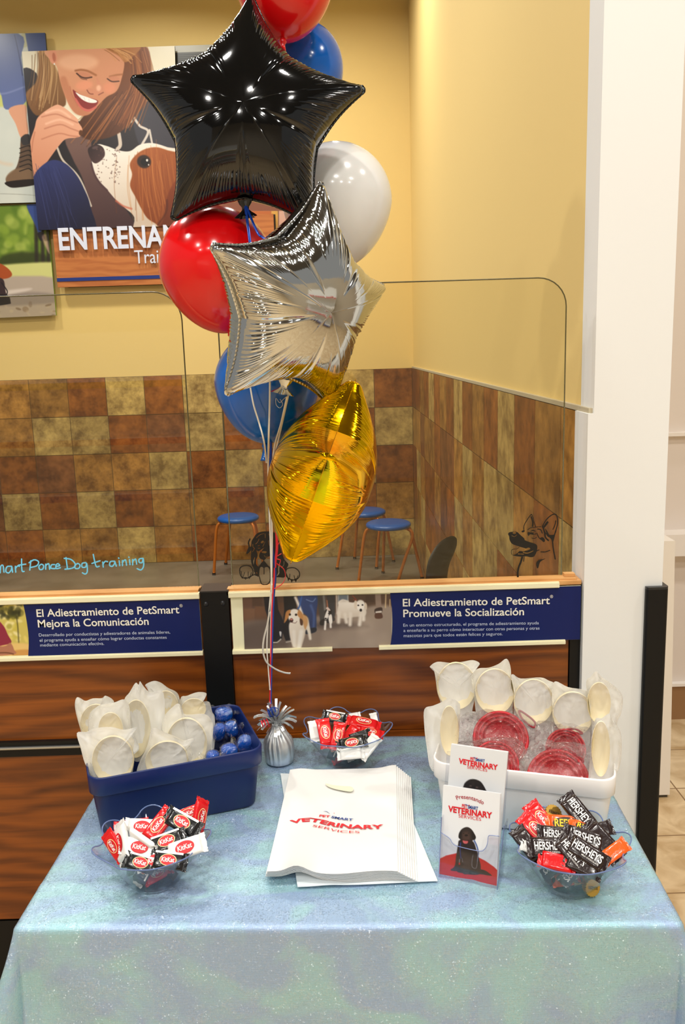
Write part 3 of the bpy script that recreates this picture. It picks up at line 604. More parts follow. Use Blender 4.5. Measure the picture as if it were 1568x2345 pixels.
c.poly([(0, 0), (900, 0), (900, 260), (700, 290), (0, 350)], (92, 70, 58), 4); c.poly([(1000, 0), (1600, 0), (1600, 170), (1000, 250)], (88, 66, 52), 4)
for x_, y_, x2, y2, k in [(70, 70, 160, 190, (104, 76, 62)), (165, 60, 260, 165, (84, 62, 50)), (75, 190, 190, 330, (116, 84, 64)), (190, 170, 310, 320, (108, 76, 56)), (400, 130, 480, 260, (100, 72, 54)), (1290, 60, 1380, 130, (76, 56, 44)), (1250, 130, 1390, 170, (84, 62, 48))]: c.poly([(x_, y_), (x2, y_), (x2, y2), (x_, y2)], k, 2, False)
c.poly([(60, 340), (500, 300), (1000, 240), (1560, 170), (1600, 620), (60, 620)], (128, 112, 102), 6, col2=(150, 134, 120), axis=((300, 350), (1300, 560)))
c.poly([(60, 360), (420, 310), (520, 600), (60, 620)], (84, 72, 66), 16, alpha=.7); c.poly([(820, 330), (1200, 330), (1300, 380), (860, 390)], (78, 66, 62), 8, alpha=.8)
c.blobs(16, (900, 340, 1560, 600), (40, 120), [(172, 156, 140), (140, 122, 110)], .35, 14)
c.poly([(1012, 40), (1120, 40), (1120, 130), (1012, 150)], (176, 182, 186), 2, False); c.poly([(1024, 50), (1108, 50), (1108, 110), (1024, 120)], (112, 124, 136), 1.5, False); c.stroke([(1000, 40), (1004, 240)], 16, (196, 186, 176), 1.5)
dk = (28, 28, 36)
c.poly([(270, 20), (400, 20), (420, 200), (480, 330), (455, 500), (365, 505), (330, 320), (290, 200)], dk, 1.6, False); c.poly([(470, 20), (590, 20), (600, 200), (545, 350), (560, 500), (495, 510), (460, 420), (480, 200)], (24, 24, 30), 1.6, False)
c.poly([(370, 505), (450, 470), (450, 500), (400, 540), (365, 530)], (30, 30, 34), 1); c.stroke([(370, 528), (410, 526), (446, 496)], 12, (196, 190, 180), 1); c.stroke([(500, 525), (560, 515)], 12, (176, 168, 160), 1); c.poly([(432, 420), (452, 425), (446, 470), (436, 455)], (206, 206, 206), 1)
c.poly([(625, 20), (808, 20), (800, 240), (795, 400), (735, 400), (720, 280), (640, 200)], (48, 74, 132), 1.6, col2=(34, 52, 96), axis=((640, 60), (780, 380))); c.stroke([(700, 100), (760, 120), (790, 90)], 8, (120, 146, 196), 1.2); c.stroke([(745, 160), (775, 250), (770, 380)], 16, (84, 112, 172), 3, .8); c.poly([(690, 400), (790, 380), (795, 420), (720, 445), (685, 435)], (26, 32, 46), 1.4)
c.poly([(805, 20), (895, 20), (880, 330), (840, 340), (820, 180)], (70, 68, 68), 1.8, False); c.poly([(890, 20), (985, 20), (985, 260), (970, 310), (930, 260)], (58, 58, 60), 1.8, False); c.stroke([(870, 40), (885, 200)], 18, (130, 130, 128), 2); c.poly([(835, 320), (880, 290), (885, 350), (840, 355)], (34, 30, 30), 1.4); c.ell(970, 296, 16, 22, (60, 54, 52)); c.stroke([(905, 110), (915, 200)], 10, (176, 110, 80), 1)
c.poly([(1385, 20), (1440, 20), (1452, 190), (1395, 195)], (142, 122, 108), 1.5, False); c.poly([(1385, 195), (1455, 180), (1450, 240), (1390, 240)], (58, 42, 36), 1.2); c.stroke([(1400, 228), (1445, 222)], 20, (214, 206, 196), 1.2); c.poly([(1388, 240), (1450, 238), (1458, 285), (1390, 288)], (84, 54, 40), 1.2); c.stroke([(1495, 30), (1490, 180)], 12, (196, 172, 134), 1); c.stroke([(1535, 100), (1535, 170)], 10, (186, 160, 124), 1)
wh = (238, 232, 222)
# golden puppy in the photo
c.poly([(1015, 160), (1040, 110), (1160, 130), (1200, 120), (1290, 190), (1285, 260), (1180, 275), (1060, 290), (1010, 260)], wh, 2, col2=(206, 194, 178), axis=((1100, 130), (1100, 290))); c.stroke([(1025, 130), (1060, 105), (1115, 118)], 16, (244, 238, 228), 1.5)
for s_ in ([(1140, 240), (1135, 350)], [(1245, 250), (1230, 350)], [(1085, 250), (1100, 325)], [(1025, 230), (1020, 325)], [(1270, 220), (1270, 300)]): c.stroke(s_, 34, (228, 220, 208), 2.5)
c.ell(1240, 155, 46, 52, (246, 242, 234), 0, 2); c.poly([(1180, 120), (1200, 110), (1205, 190), (1178, 185)], (222, 208, 190), 1.5); c.poly([(1285, 130), (1304, 150), (1302, 200), (1284, 190)], (222, 208, 190), 1.5); c.ell(1218, 158, 9, 8, (40, 32, 30)); c.ell(1260, 154, 9, 8, (40, 32, 30)); c.ell(1243, 206, 13, 15, (30, 26, 26)); c.stroke([(1170, 100), (1200, 105), (1160, 60)], 6, (160, 60, 40), .8)
# small black and white dog
c.poly([(890, 210), (930, 190), (950, 215), (945, 270), (955, 330), (900, 330), (885, 270)], (30, 28, 28), 1.5); c.poly([(895, 230), (915, 200), (922, 260), (900, 300), (880, 290)], (236, 232, 226), 1.2); c.ell(892, 290, 11, 8, (30, 26, 26)); c.ell(920, 240, 5, 5, (16, 14, 14)); c.poly([(920, 270), (950, 250), (958, 330), (930, 335)], (240, 236, 230), 1.4); c.stroke([(890, 320), (885, 395)], 20, (240, 236, 230), 1.5); c.stroke([(940, 320), (942, 375)], 20, (240, 236, 230), 1.5); c.poly([(895, 190), (912, 175), (940, 205), (925, 212)], (220, 200, 190), 1.2)
# beagle in front
c.poly([(535, 330), (620, 300), (700, 270), (735, 380), (745, 480), (700, 400), (680, 480), (640, 590), (600, 590), (555, 540), (530, 430)], (238, 232, 220), 2, col2=(214, 200, 182), axis=((560, 330), (680, 570)))
c.poly([(650, 250), (700, 270), (715, 330), (690, 400), (665, 330)], (206, 158, 104), 2); c.stroke([(590, 80), (625, 160), (655, 240)], 26, (240, 234, 226), 2)
c.stroke([(575, 420), (580, 560)], 36, (240, 234, 224), 2.5); c.stroke([(650, 420), (625, 585)], 42, (242, 238, 230), 2.5); c.stroke([(715, 380), (738, 490)], 26, (236, 228, 214), 2)
c.ell(580, 265, 62, 72, (244, 238, 228), 0, 2); c.poly([(500, 220), (545, 205), (520, 280), (480, 335), (484, 290)], (190, 132, 76), 1.6); c.poly([(625, 205), (660, 240), (665, 300), (640, 290), (610, 250)], (196, 140, 84), 1.6); c.poly([(635, 290), (664, 310), (662, 355), (640, 350)], (84, 52, 34), 1.4)
c.ell(536, 250, 11, 12, (44, 30, 26)); c.ell(597, 252, 12, 12, (44, 30, 26)); c.ell(551, 308, 19, 22, (64, 40, 36)); c.ell(551, 298, 14, 8, (206, 130, 120)); c.stroke([(560, 330), (590, 335), (605, 318)], 5, (120, 84, 74), .8); c.stroke([(655, 60), (630, 170), (615, 190)], 14, (56, 100, 176), 1)
banner('navy banner with three dogs behind the balloon ribbons, about socialization', -0.283, 0.594, c, q2, [(893, 1361), (897.5, 1400), (897.5, 1445), (893, 1483)],
       [('El Adiestramiento de PetSmart', (922, 1388), (1258, 1382.5), 17.5), ('Promueve la Socializaci\u00f3n', (923, 1412.5), (1199, 1408), 17.5)],
       [('En un entorno estructurado, el programa de adiestramiento ayuda', (923, 1434.5), (1233, 1429)), ('a ense\u00f1arle a su perro c\u00f3mo interactuar con otras personas y otras', (923.5, 1446.5), (1234.5, 1441)), ('mascotas para que todos est\u00e9n felices y seguros.', (924, 1458.5), (1150, 1454)) ], (1262, 1365))
# ------------------------------------------------------------------ clear screens standing on the half walls
glass = clear_mat('clear_screen', (251, 250, 243), 0.0, 0.01); edge_m = mat('screen_edge', (92, 84, 50), 0.25)
YG = YP+0.030
def screen(label, x0, x1, z0, z1, r, both, decals):
    t = thing('glass_screen', label, 'screen', ((x0+x1)/2, YG, z0))
    pts = []
    a = np.linspace(0, math.pi/2, 9)
    pts += [(x0, z0), (x1, z0)]+[(x1-r+r*math.cos(q), z1-r+r*math.sin(q)) for q in a]
    pts += [(x0+r-r*math.sin(q), z1-r+r*math.cos(q)) for q in a] if both else [(x0, z1)]
    MB().prism([(x, YG-0.003, z) for x, z in pts], (0, 0.006, 0)).build('pane', glass, t)
    MB().tube([(x, YG, z) for x, z in pts[1:]+pts[:1]], 0.0016, 6, flat=(1.0, 1.0)).build('polished_edge', edge_m, t)
    for nm, mb, m in decals: mb.build(nm, m, t)
sticker = mat('black_vinyl_sticker', (10, 10, 11), 0.4)
gp = lambda x, y: onplane(x, y, (0, YG-0.0042, 0), (0, 1, 0))
INK, CLR = (0, 0, 0), (255, 255, 255)
# rottweiler peeking over the rail
S4 = 190/1568
c = Canvas([(540, 1205), (700, 1205), (700, 1345), (540, 1345)], 420, 366, CLR).tf(530, 1180, S4)
K = lambda p, **k: c.poly(p, INK, .35, **k); Wt = lambda p, **k: c.poly(p, CLR, .35, **k)
K([(420, 420), (470, 350), (560, 310), (700, 302), (790, 320), (860, 370), (890, 460), (930, 640), (990, 820), (1070, 920), (1040, 1000), (1010, 1060), (1000, 1170), (880, 1170), (760, 1180), (720, 1230), (700, 1150), (530, 1150), (500, 1140), (430, 1070), (390, 960), (365, 840), (370, 640), (375, 500)])
c.stroke([(345, 450), (318, 520), (330, 600), (290, 715), (350, 660), (360, 600)], 26, INK, .35); K([(330, 560), (362, 640), (288, 722)], smooth=False)
Wt([(470, 660), (510, 680), (620, 605), (560, 680), (530, 720), (520, 780), (545, 820), (600, 850), (560, 900), (510, 965), (470, 930), (462, 850), (490, 760)])
Wt([(610, 855), (660, 800), (735, 760), (735, 985), (690, 950), (650, 900)], smooth=False); Wt([(540, 985), (580, 975), (610, 1000), (640, 980), (690, 985), (725, 1060), (720, 1200), (680, 1290), (580, 1295), (545, 1240), (525, 1160), (525, 1060)])
c.stroke([(545, 1240), (575, 1300), (680, 1300), (730, 1230)], 18, INK, .35); c.stroke([(612, 985), (612, 1110)], 14, INK, .35); c.stroke([(520, 1150), (545, 1240)], 16, INK, .35); c.stroke([(725, 1000), (728, 1240)], 14, INK, .35)
c.ell(580, 505, 32, 22, CLR, -30, .35); Wt([(560, 690), (620, 675), (665, 690), (640, 715), (590, 710)]); c.stroke([(470, 425), (540, 365), (610, 345)], 8, CLR, .35); c.stroke([(632, 350), (634, 425)], 10, CLR, .35); c.stroke([(700, 350), (715, 390)], 9, CLR, .35)
c.stroke([(515, 450), (495, 500), (455, 540)], 9, CLR, .35); c.stroke([(400, 545), (405, 600), (430, 625), (395, 690)], 9, CLR, .35); c.stroke([(500, 575), (525, 570)], 12, CLR, .35); c.stroke([(500, 622), (535, 622)], 9, CLR, .35); c.stroke([(630, 500), (590, 590)], 9, CLR, .35); c.stroke([(695, 470), (705, 550), (735, 590)], 8, CLR, .35); c.stroke([(620, 760), (640, 790), (680, 770)], 7, CLR, .35)
Wt([(440, 790), (405, 860), (415, 930), (430, 870)]); c.stroke([(470, 1080), (505, 1130)], 8, CLR, .35); c.stroke([(395, 970), (425, 1040)], 8, CLR, .35); Wt([(880, 980), (930, 830), (900, 1000), (900, 1100), (850, 1150), (880, 1080)]); c.stroke([(990, 870), (985, 940), (940, 985)], 8, CLR, .35)
for paw in ([(155, 1080), (160, 1000), (230, 955), (340, 960), (395, 1030), (395, 1110), (340, 1170), (250, 1185), (185, 1160)], [(1020, 1090), (1040, 1020), (1100, 995), (1200, 1000), (1275, 1070), (1275, 1160), (1210, 1215), (1120, 1210), (1045, 1160)]): c.stroke(paw+[paw[0]], 22, INK, .35); c.poly(paw, CLR, .35); c.stroke(paw+[paw[0]], 17, INK, .35)
for s_ in ([(240, 1080), (225, 1150)], [(312, 1070), (312, 1150)], [(180, 1060), (195, 1140)], [(375, 1080), (350, 1150)], [(1100, 1110), (1095, 1190)], [(1178, 1140), (1195, 1200)], [(1030, 1100), (1060, 1170)], [(1255, 1140), (1230, 1200)]): c.stroke(s_, 13, INK, .35)
for s_ in ([(185, 1150), (200, 1205), (225, 1160)], [(235, 1165), (265, 1222), (290, 1170)], [(310, 1160), (335, 1205), (370, 1140)], [(1050, 1170), (1068, 1250), (1095, 1200)], [(1110, 1205), (1135, 1278), (1165, 1210)], [(1180, 1205), (1215, 1270), (1245, 1180)]): K(s_, smooth=False)
c.stroke([(380, 1140), (440, 1120), (500, 1150)], 20, INK, .35)
m1 = MB(); c.stencil(m1, gp)
# shepherd head
S5 = 180/1568
c = Canvas([(1155, 1170), (1285, 1170), (1285, 1342), (1155, 1342)], 360, 470, CLR).tf(1140, 1150, S5)
c.stroke([(515, 560), (520, 460), (580, 350), (660, 245), (690, 300), (725, 420), (750, 490)], 16, INK, .35); c.stroke([(660, 290), (690, 400), (685, 480)], 26, INK, .35); c.ell(500, 580, 34, 20, INK, -20, .35)
c.stroke([(885, 480), (960, 350), (1060, 260), (1140, 240), (1180, 300), (1185, 440), (1150, 560), (1125, 640)], 22, INK, .35); c.stroke([(910, 500), (985, 400)], 40, INK, .35); c.stroke([(1150, 370), (1130, 460), (1095, 540)], 20, INK, .35)
K([(940, 520), (1000, 610), (1030, 650), (1140, 630), (1175, 500), (1150, 600), (1110, 760), (1085, 800), (1060, 740), (1010, 690), (970, 640)]); c.stroke([(1085, 760), (1095, 880), (1110, 980), (1138, 1130)], 26, INK, .35)
c.stroke([(590, 550), (650, 510), (760, 495), (850, 490)], 14, INK, .35); c.stroke([(790, 535), (850, 550), (880, 615)], 22, INK, .35); c.stroke([(900, 500), (930, 620), (945, 700), (1000, 760)], 32, INK, .35); c.stroke([(880, 490), (940, 600), (1000, 690)], 14, INK, .35)
c.stroke([(775, 620), (810, 700), (850, 740)], 18, INK, .35); K([(840, 710), (900, 700), (935, 760), (910, 795), (850, 745)]); K([(590, 600), (640, 600), (700, 605), (760, 630), (710, 650), (640, 640), (610, 670), (590, 650)]); c.ell(720, 625, 18, 10, CLR, 0, .3); K([(640, 580), (700, 550), (750, 580), (690, 575)]); c.stroke([(670, 715), (720, 722), (770, 700)], 12, INK, .35)
K([(200, 640), (215, 605), (280, 590), (380, 595), (440, 650), (520, 720), (540, 760), (650, 800), (740, 830), (778, 870), (775, 960), (740, 1050), (700, 1090), (640, 1095), (560, 1080), (440, 1085), (330, 1070), (280, 1050), (340, 1040), (400, 1000), (420, 970), (520, 980), (560, 930), (440, 890), (380, 870), (280, 830), (230, 750), (220, 680)])
Wt([(275, 1040), (262, 990), (285, 940), (370, 930), (420, 905), (530, 925), (510, 960), (400, 985), (350, 1035), (300, 1050)]); c.stroke([(275, 1045), (262, 990), (285, 942), (370, 932), (420, 900)], 10, INK, .35); Wt([(530, 940), (610, 905), (640, 935), (560, 965)]); c.stroke([(400, 1030), (510, 1035)], 14, CLR, .35); c.stroke([(500, 1000), (590, 1015), (700, 970)], 16, CLR, .35)
c.ell(325, 612, 34, 20, CLR, 0, .35); c.stroke([(275, 670), (330, 685), (370, 650)], 9, CLR, .35)
c.stroke([(480, 1100), (450, 1200), (410, 1300), (390, 1420), (405, 1570)], 38, INK, .35); c.stroke([(520, 1090), (510, 1180)], 16, INK, .35); c.stroke([(765, 975), (815, 950)], 16, INK, .35); c.stroke([(855, 990), (940, 990), (1030, 960)], 20, INK, .35); K([(760, 1220), (800, 1160), (940, 1125), (850, 1180), (820, 1240), (800, 1310), (775, 1310)])
c.stroke([(800, 1150), (870, 1130)], 6, INK, .35)
m2 = MB(); c.stencil(m2, gp)
screen('clear acrylic screen with two black dog stickers, right of the post', -0.2815, 0.555, 1.1285, 1.8625, 0.068, True, [('dog_sticker', m1, sticker), ('dog_sticker', m2, sticker)])
# chalk pen writing
S6 = 520/1568
c = Canvas([(-90, 1255), (350, 1255), (350, 1335), (-90, 1335)], 1150, 210, CLR).tf(0, 650, S6)
for s_ in [[(-150, 1960), (-175, 1975), (-150, 1985), (-165, 2005), (-185, 2000)], [(-120, 2000), (-118, 1955), (-100, 1950), (-92, 1998), (-88, 1955), (-66, 1950), (-58, 1995)], [(0, 1995), (5, 1950), (20, 1945), (27, 1990)], [(78, 1950), (48, 1953), (40, 1985), (60, 1995), (78, 1972), (80, 1950), (86, 1990)], [(105, 1950), (108, 1990)], [(106, 1965), (120, 1948), (134, 1950)],
           [(148, 1900), (151, 1978), (166, 1985)], [(128, 1942), (177, 1935)], [(205, 1975), (212, 1912)], [(200, 1925), (235, 1905), (265, 1918), (255, 1945), (215, 1957)], [(285, 1935), (268, 1950), (275, 1972), (295, 1968), (300, 1945), (285, 1935)],
           [(315, 1970), (315, 1935)], [(315, 1945), (335, 1932), (342, 1970)], [(376, 1938), (356, 1940), (350, 1962), (378, 1966)], [(385, 1950), (411, 1945), (400, 1932), (386, 1942), (388, 1965), (416, 1960)], [(455, 1890), (465, 1968)], [(443, 1895), (490, 1903), (520, 1938), (500, 1962), (448, 1970)],
           [(535, 1930), (516, 1945), (521, 1965), (545, 1962), (551, 1940), (535, 1930)], [(592, 1925), (567, 1930), (566, 1955), (590, 1955), (598, 1930), (602, 1985), (588, 2003), (568, 1995)], [(643, 1868), (662, 1948), (684, 1950)], [(634, 1930), (690, 1912)],
           [(708, 1920), (712, 1955)], [(711, 1935), (725, 1916), (742, 1918)], [(788, 1915), (762, 1918), (756, 1943), (775, 1950), (790, 1930), (791, 1915), (802, 1948)], [(822, 1912), (826, 1945)], [(818, 1892), (820, 1895)], [(845, 1945), (845, 1910)], [(845, 1922), (865, 1905), (873, 1942)],
           [(893, 1905), (897, 1938)], [(888, 1886), (890, 1889)], [(915, 1940), (915, 1903)], [(915, 1917), (935, 1900), (943, 1935)], [(986, 1895), (961, 1900), (960, 1922), (980, 1924), (988, 1898), (990, 1950), (972, 1975), (946, 1966)]]:
    c.stroke(s_, 9.0, INK, .3)
m3 = MB(); c.stencil(m3, gp)
screen('clear acrylic screen with blue handwriting, on the left half wall', -2.3, -0.3675, 1.1285, 1.857, 0.068, False, [('handwriting', m3, mat('blue_chalk_pen', (110, 206, 246), 0.6))])
# ------------------------------------------------------------------ stools and chair in the training area
blue_seat = mat('blue_stool_seat', (4, 84, 164), 0.28); orange_tube = mat('orange_steel_tube', (196, 112, 34), 0.3, 0.25); foot_m = mat('dark_rubber_foot', (52, 40, 30), 0.7)
def stool(label, seat_px, zs, legs_px, rad=0.162):
    C = unproj(*seat_px, 2, zs); t = thing('stool', label, 'stool', (C[0], C[1], 0), 'blue stools by the tiled back wall')
    MB().lathe([(0.0001, zs+0.004), (rad*.6, zs+0.005), (rad*.88, zs+0.002), (rad*.97, zs-0.006), (rad, zs-0.016), (rad*.985, zs-0.028), (rad*.93, zs-0.034), (0.0001, zs-0.034)], (C[0], C[1], 0), 40).build('seat', blue_seat, t)
    for p in legs_px:
        Q = np.array(p, float) if len(p) == 3 else unproj(*p, 2, 0.0); Q[2] = 0; d = Q[:2]-C[:2]; d /= np.linalg.norm(d)
        A = np.array([C[0]+d[0]*rad*.35, C[1]+d[1]*rad*.35, zs-0.043]); B = np.array([C[0]+d[0]*rad*.88, C[1]+d[1]*rad*.88, zs-0.045]); D = np.array([C[0]+d[0]*rad*1.08, C[1]+d[1]*rad*1.08, zs-0.10])
        path = smooth_poly([A, B, D, D*0.5+Q*0.5+np.array([0, 0, 0.012]), Q+np.array([0, 0, 0.012])], 6, False)
        lg = MB().tube(path, 0.0115, 10).build('leg', orange_tube, t)
        f_ = MB().tube([Q+np.array([0, 0, 0.02]), Q+np.array([0, 0, 0.0])], [0.0135, 0.0145], 10); f_.build('rubber_foot', foot_m, None); fo = COL.objects[-1] if False else bpy.data.objects[[o.name for o in bpy.data.objects if o.name.startswith('rubber_foot')][-1]]
        fo.parent = lg; 
        for v in fo.data.vertices: v.co = v.co-t.location
    return t
stool('blue stool behind the clear screen, nearest the left glass edge', (545, 1181), 0.455, [(490, 1317), (517, 1293), (603, 1296), (588, 1318)])
stool('blue stool in front of another, between the gold balloon and black chair', (889, 1196), 0.455, [(821, 1336), (911, 1335), (966, 1326), (877, 1313)], 0.165)
stool('blue stool half hidden behind the gold star balloon', (836, 1168), 0.455, [(772, 1304), (812, 1280), (901, 1287), (862, 1303)])
black_vinyl = mat('black_chair_shell', (32, 34, 34), 0.35)
def pillow(mb, out, n, front, back, rings=9, pw=0.5, mi=0, jit=0.0, center=None):
    """two bulging sheets sewn along a closed outline"""
    O = np.asarray(out, float); C = O.mean(0) if center is None else np.array(center, float); n = np.array(n, float)
    ts = np.linspace(1, 0.0, rings) ; ts = ts**0.9
    for side, h in ((1, front), (-1, back)):
        G = []
        for t_ in ts:
            k = (1-t_**2.2)**pw*h
            ring = C+(O-C)*max(t_, 0.002)+n*side*k
            if jit: ring = ring+n[None, :]*side*(rng.normal(0, jit, (len(O), 1))*(1-t_)*t_*4)
            G.append(ring)
        G = np.array(G)
        mb.grid(G if side < 0 else G[:, ::-1], mi, True, close_v=True)
    return mb
Yc = 3.55; cb = smooth_poly([unproj(x, y, 1, Yc) for x, y in [(1048, 1252), (1047, 1236), (1032, 1230), (1005, 1242), (984, 1268), (974, 1300), (973, 1345), (985, 1392), (1012, 1392), (1021, 1345), (1028, 1300), (1042, 1268)]], 6)
cc = cb.mean(0); t = thing('desk_chair', 'black desk chair whose curved backrest shows above the half wall', 'chair', (cc[0]-0.1, Yc-0.1, 0))
Rc = rotz(0.35)
for p in cb: p[1] += 0.5*(p[0]-cc[0])
pillow(MB(), cb, unit((-0.45, -0.9, 0.1)), 0.018, 0.03, 8).build('backrest', black_vinyl, t)
a = np.linspace(0, 2*math.pi, 28, endpoint=False); so = np.stack([cc[0]-0.20+0.20*np.cos(a), Yc-0.02+0.19*np.sin(a), 0*a+0.47], 1)
pillow(MB(), so, (0, 0, 1), 0.03, 0.03, 7).build('seat', black_vinyl, t)
MB().tube([(cc[0]-0.02, Yc+0.02, 0.72), (cc[0]+0.02, Yc+0.02, 0.52), (cc[0]-0.06, Yc, 0.445), (cc[0]-0.2, Yc-0.02, 0.435)], 0.014, 8).build('back_bracket', black_metal, t)
MB().tube([(cc[0]-0.2, Yc-0.02, 0.44), (cc[0]-0.2, Yc-0.02, 0.08)], 0.022, 12).build('gas_post', black_metal, t)
for k in range(5):
    q = k*2*math.pi/5; MB().tube([(cc[0]-0.2, Yc-0.02, 0.09), (cc[0]-0.2+0.18*math.cos(q), Yc-0.02+0.18*math.sin(q), 0.06)], [0.02, 0.013], 8).lathe([(0.0001, 0), (0.018, 0.006), (0.024, 0.026), (0.018, 0.046), (0.0001, 0.05)], (cc[0]-0.2+0.18*math.cos(q), Yc-0.02+0.18*math.sin(q), 0), 12).build('leg', black_metal, t)
# ------------------------------------------------------------------ table and cloth
ZTB = 0.74
FL = np.array([-0.5846, 1.337, 0]); UT = unit((1.1349, -0.0431, 0)); VT = np.array([-UT[1], UT[0], 0]); LT, DT = 1.1357, 0.712
t = thing('folding_table', 'folding table hidden under the iridescent tablecloth', 'table', FL+UT*LT/2+VT*DT/2)
def tbox(mb, a0, a1, b0, b1, z0, z1):
    P = [FL+UT*a+VT*b for a, b in ((a0, b0), (a1, b0), (a1, b1), (a0, b1))]
    mb.prism([p+np.array([0, 0, z0]) for p in P], (0, 0, z1-z0)); return mb
grey_leg = mat('grey_table_leg', (96, 98, 100), 0.4, 0.6)
tbox(MB(), 0.012, LT-0.012, 0.012, DT-0.012, 0.700, 0.732).build('tabletop', mat('white_table_top', (224, 222, 214), 0.5), t)
for a_, b_ in ((0.1, 0.07), (LT-0.1, 0.07), (0.1, DT-0.07), (LT-0.1, DT-0.07)):
    p = FL+UT*a_+VT*b_; MB().tube([p+np.array([0, 0, 0.0]), p+np.array([0, 0, 0.70])], 0.013, 10).build('leg', grey_leg, t)
cloth = mat('iridescent_cloth', (150, 178, 205), 0.32, 0.25, Coat_Roughness=0.2, Coat_IOR=1.85)
b_ = bsdf(cloth); b_.inputs['Thin Film IOR'].default_value = 1.45
geo = N(cloth, 'ShaderNodeNewGeometry')
def nz_(m, vec, scale, stretch, det=2, dist=0.0):
    mp = N(m, 'ShaderNodeMapping'); mp.inputs['Scale'].default_value = stretch; n = N(m, 'ShaderNodeTexNoise'); n.inputs['Scale'].default_value = scale; n.inputs['Detail'].default_value = det; n.inputs['Distortion'].default_value = dist
    LK(m, vec, mp.inputs[0]); LK(m, mp.outputs[0], n.inputs['Vector']); return n.outputs['Fac']
def mth(m, op, a, b=None, c=None):
    n = N(m, 'ShaderNodeMath', operation=op)
    for i, v in enumerate((a, b, c)):
        if v is None: continue
        if isinstance(v, (int, float)): n.inputs[i].default_value = v
        else: LK(m, v, n.inputs[i])
    return n.outputs[0]
P_ = geo.outputs['Position']
big = nz_(cloth, P_, 6.0, (1, 1.7, 1), 4, 1.4); wx = nz_(cloth, P_, 60, (0.5, 14, 14), 2); wy = nz_(cloth, P_, 60, (14, 0.5, 0.5), 2); med = nz_(cloth, P_, 22, (1, 1, 1), 4, 1.0)
weave = mth(cloth, 'ADD', wx, wy)
bp_ = N(cloth, 'ShaderNodeBump'); bp_.inputs['Strength'].default_value = 0.55; bp_.inputs['Distance'].default_value = 0.0016
hh = mth(cloth, 'ADD', mth(cloth, 'MULTIPLY', weave, 0.55), mth(cloth, 'MULTIPLY', med, 1.5))
LK(cloth, hh, bp_.inputs['Height']); LK(cloth, bp_.outputs[0], b_.inputs['Normal'])
LK(cloth, mth(cloth, 'MULTIPLY_ADD', big, 340.0, 300.0), b_.inputs['Thin Film Thickness'])
crc = N(cloth, 'ShaderNodeValToRGB'); els = crc.color_ramp.elements
els[0].position = 0.40; els[0].color = (*lin((152, 178, 212)), 1); els[1].position = 0.60; els[1].color = (*lin((156, 198, 208)), 1)
LK(cloth, big, crc.inputs[0]); LK(cloth, crc.outputs[0], b_.inputs['Base Color'])
vo = N(cloth, 'ShaderNodeTexVoronoi'); vo.inputs['Scale'].default_value = 430; LK(cloth, P_, vo.inputs['Vector'])
v1 = N(cloth, 'ShaderNodeVectorMath', operation='SUBTRACT'); v1.inputs[1].default_value = (.5, .5, .5); LK(cloth, vo.outputs['Color'], v1.inputs[0])
v2 = N(cloth, 'ShaderNodeVectorMath', operation='SCALE'); v2.inputs['Scale'].default_value = 1.5; LK(cloth, v1.outputs[0], v2.inputs[0])
v3 = N(cloth, 'ShaderNodeVectorMath', operation='ADD'); LK(cloth, bp_.outputs[0], v3.inputs[0]); LK(cloth, v2.outputs[0], v3.inputs[1])
v4 = N(cloth, 'ShaderNodeVectorMath', operation='NORMALIZE'); LK(cloth, v3.outputs[0], v4.inputs[0]); LK(cloth, v4.outputs[0], b_.inputs['Coat Normal'])
sx = N(cloth, 'ShaderNodeSeparateColor'); LK(cloth, vo.outputs['Color'], sx.inputs[0])
LK(cloth, mth(cloth, 'MULTIPLY', mth(cloth, 'GREATER_THAN', sx.outputs['Red'], 0.45), mth(cloth, 'MULTIPLY_ADD', med, 2.6, -0.5)), b_.inputs['Coat Weight'])
# sparse glitter threads: tiny patches of smoother weave
gl_ = mth(cloth, 'GREATER_THAN', mth(cloth, 'MULTIPLY', weave, mth(cloth, 'ADD', med, 0.42)), 1.25)
LK(cloth, mth(cloth, 'MULTIPLY_ADD', weave, 0.14, 0.22), b_.inputs['Roughness'])
OF, OS, OB = 0.46, 0.34, 0.05
A_ = np.concatenate([np.linspace(-OS, -0.03, 22), np.linspace(-0.025, 0.02, 9), np.linspace(0.03, LT-0.03, 90), np.linspace(LT-0.02, LT+0.025, 9), np.linspace(LT+0.03, LT+OS, 22)])
B_ = np.concatenate([np.linspace(-OF, -0.03, 30), np.linspace(-0.025, 0.02, 9), np.linspace(0.03, DT-0.02, 64), np.linspace(DT-0.015, DT+OB, 8)])
G = np.zeros((len(A_), len(B_), 3)); RE = 0.012
wr = rng.normal(0, 1, (len(A_), len(B_)))
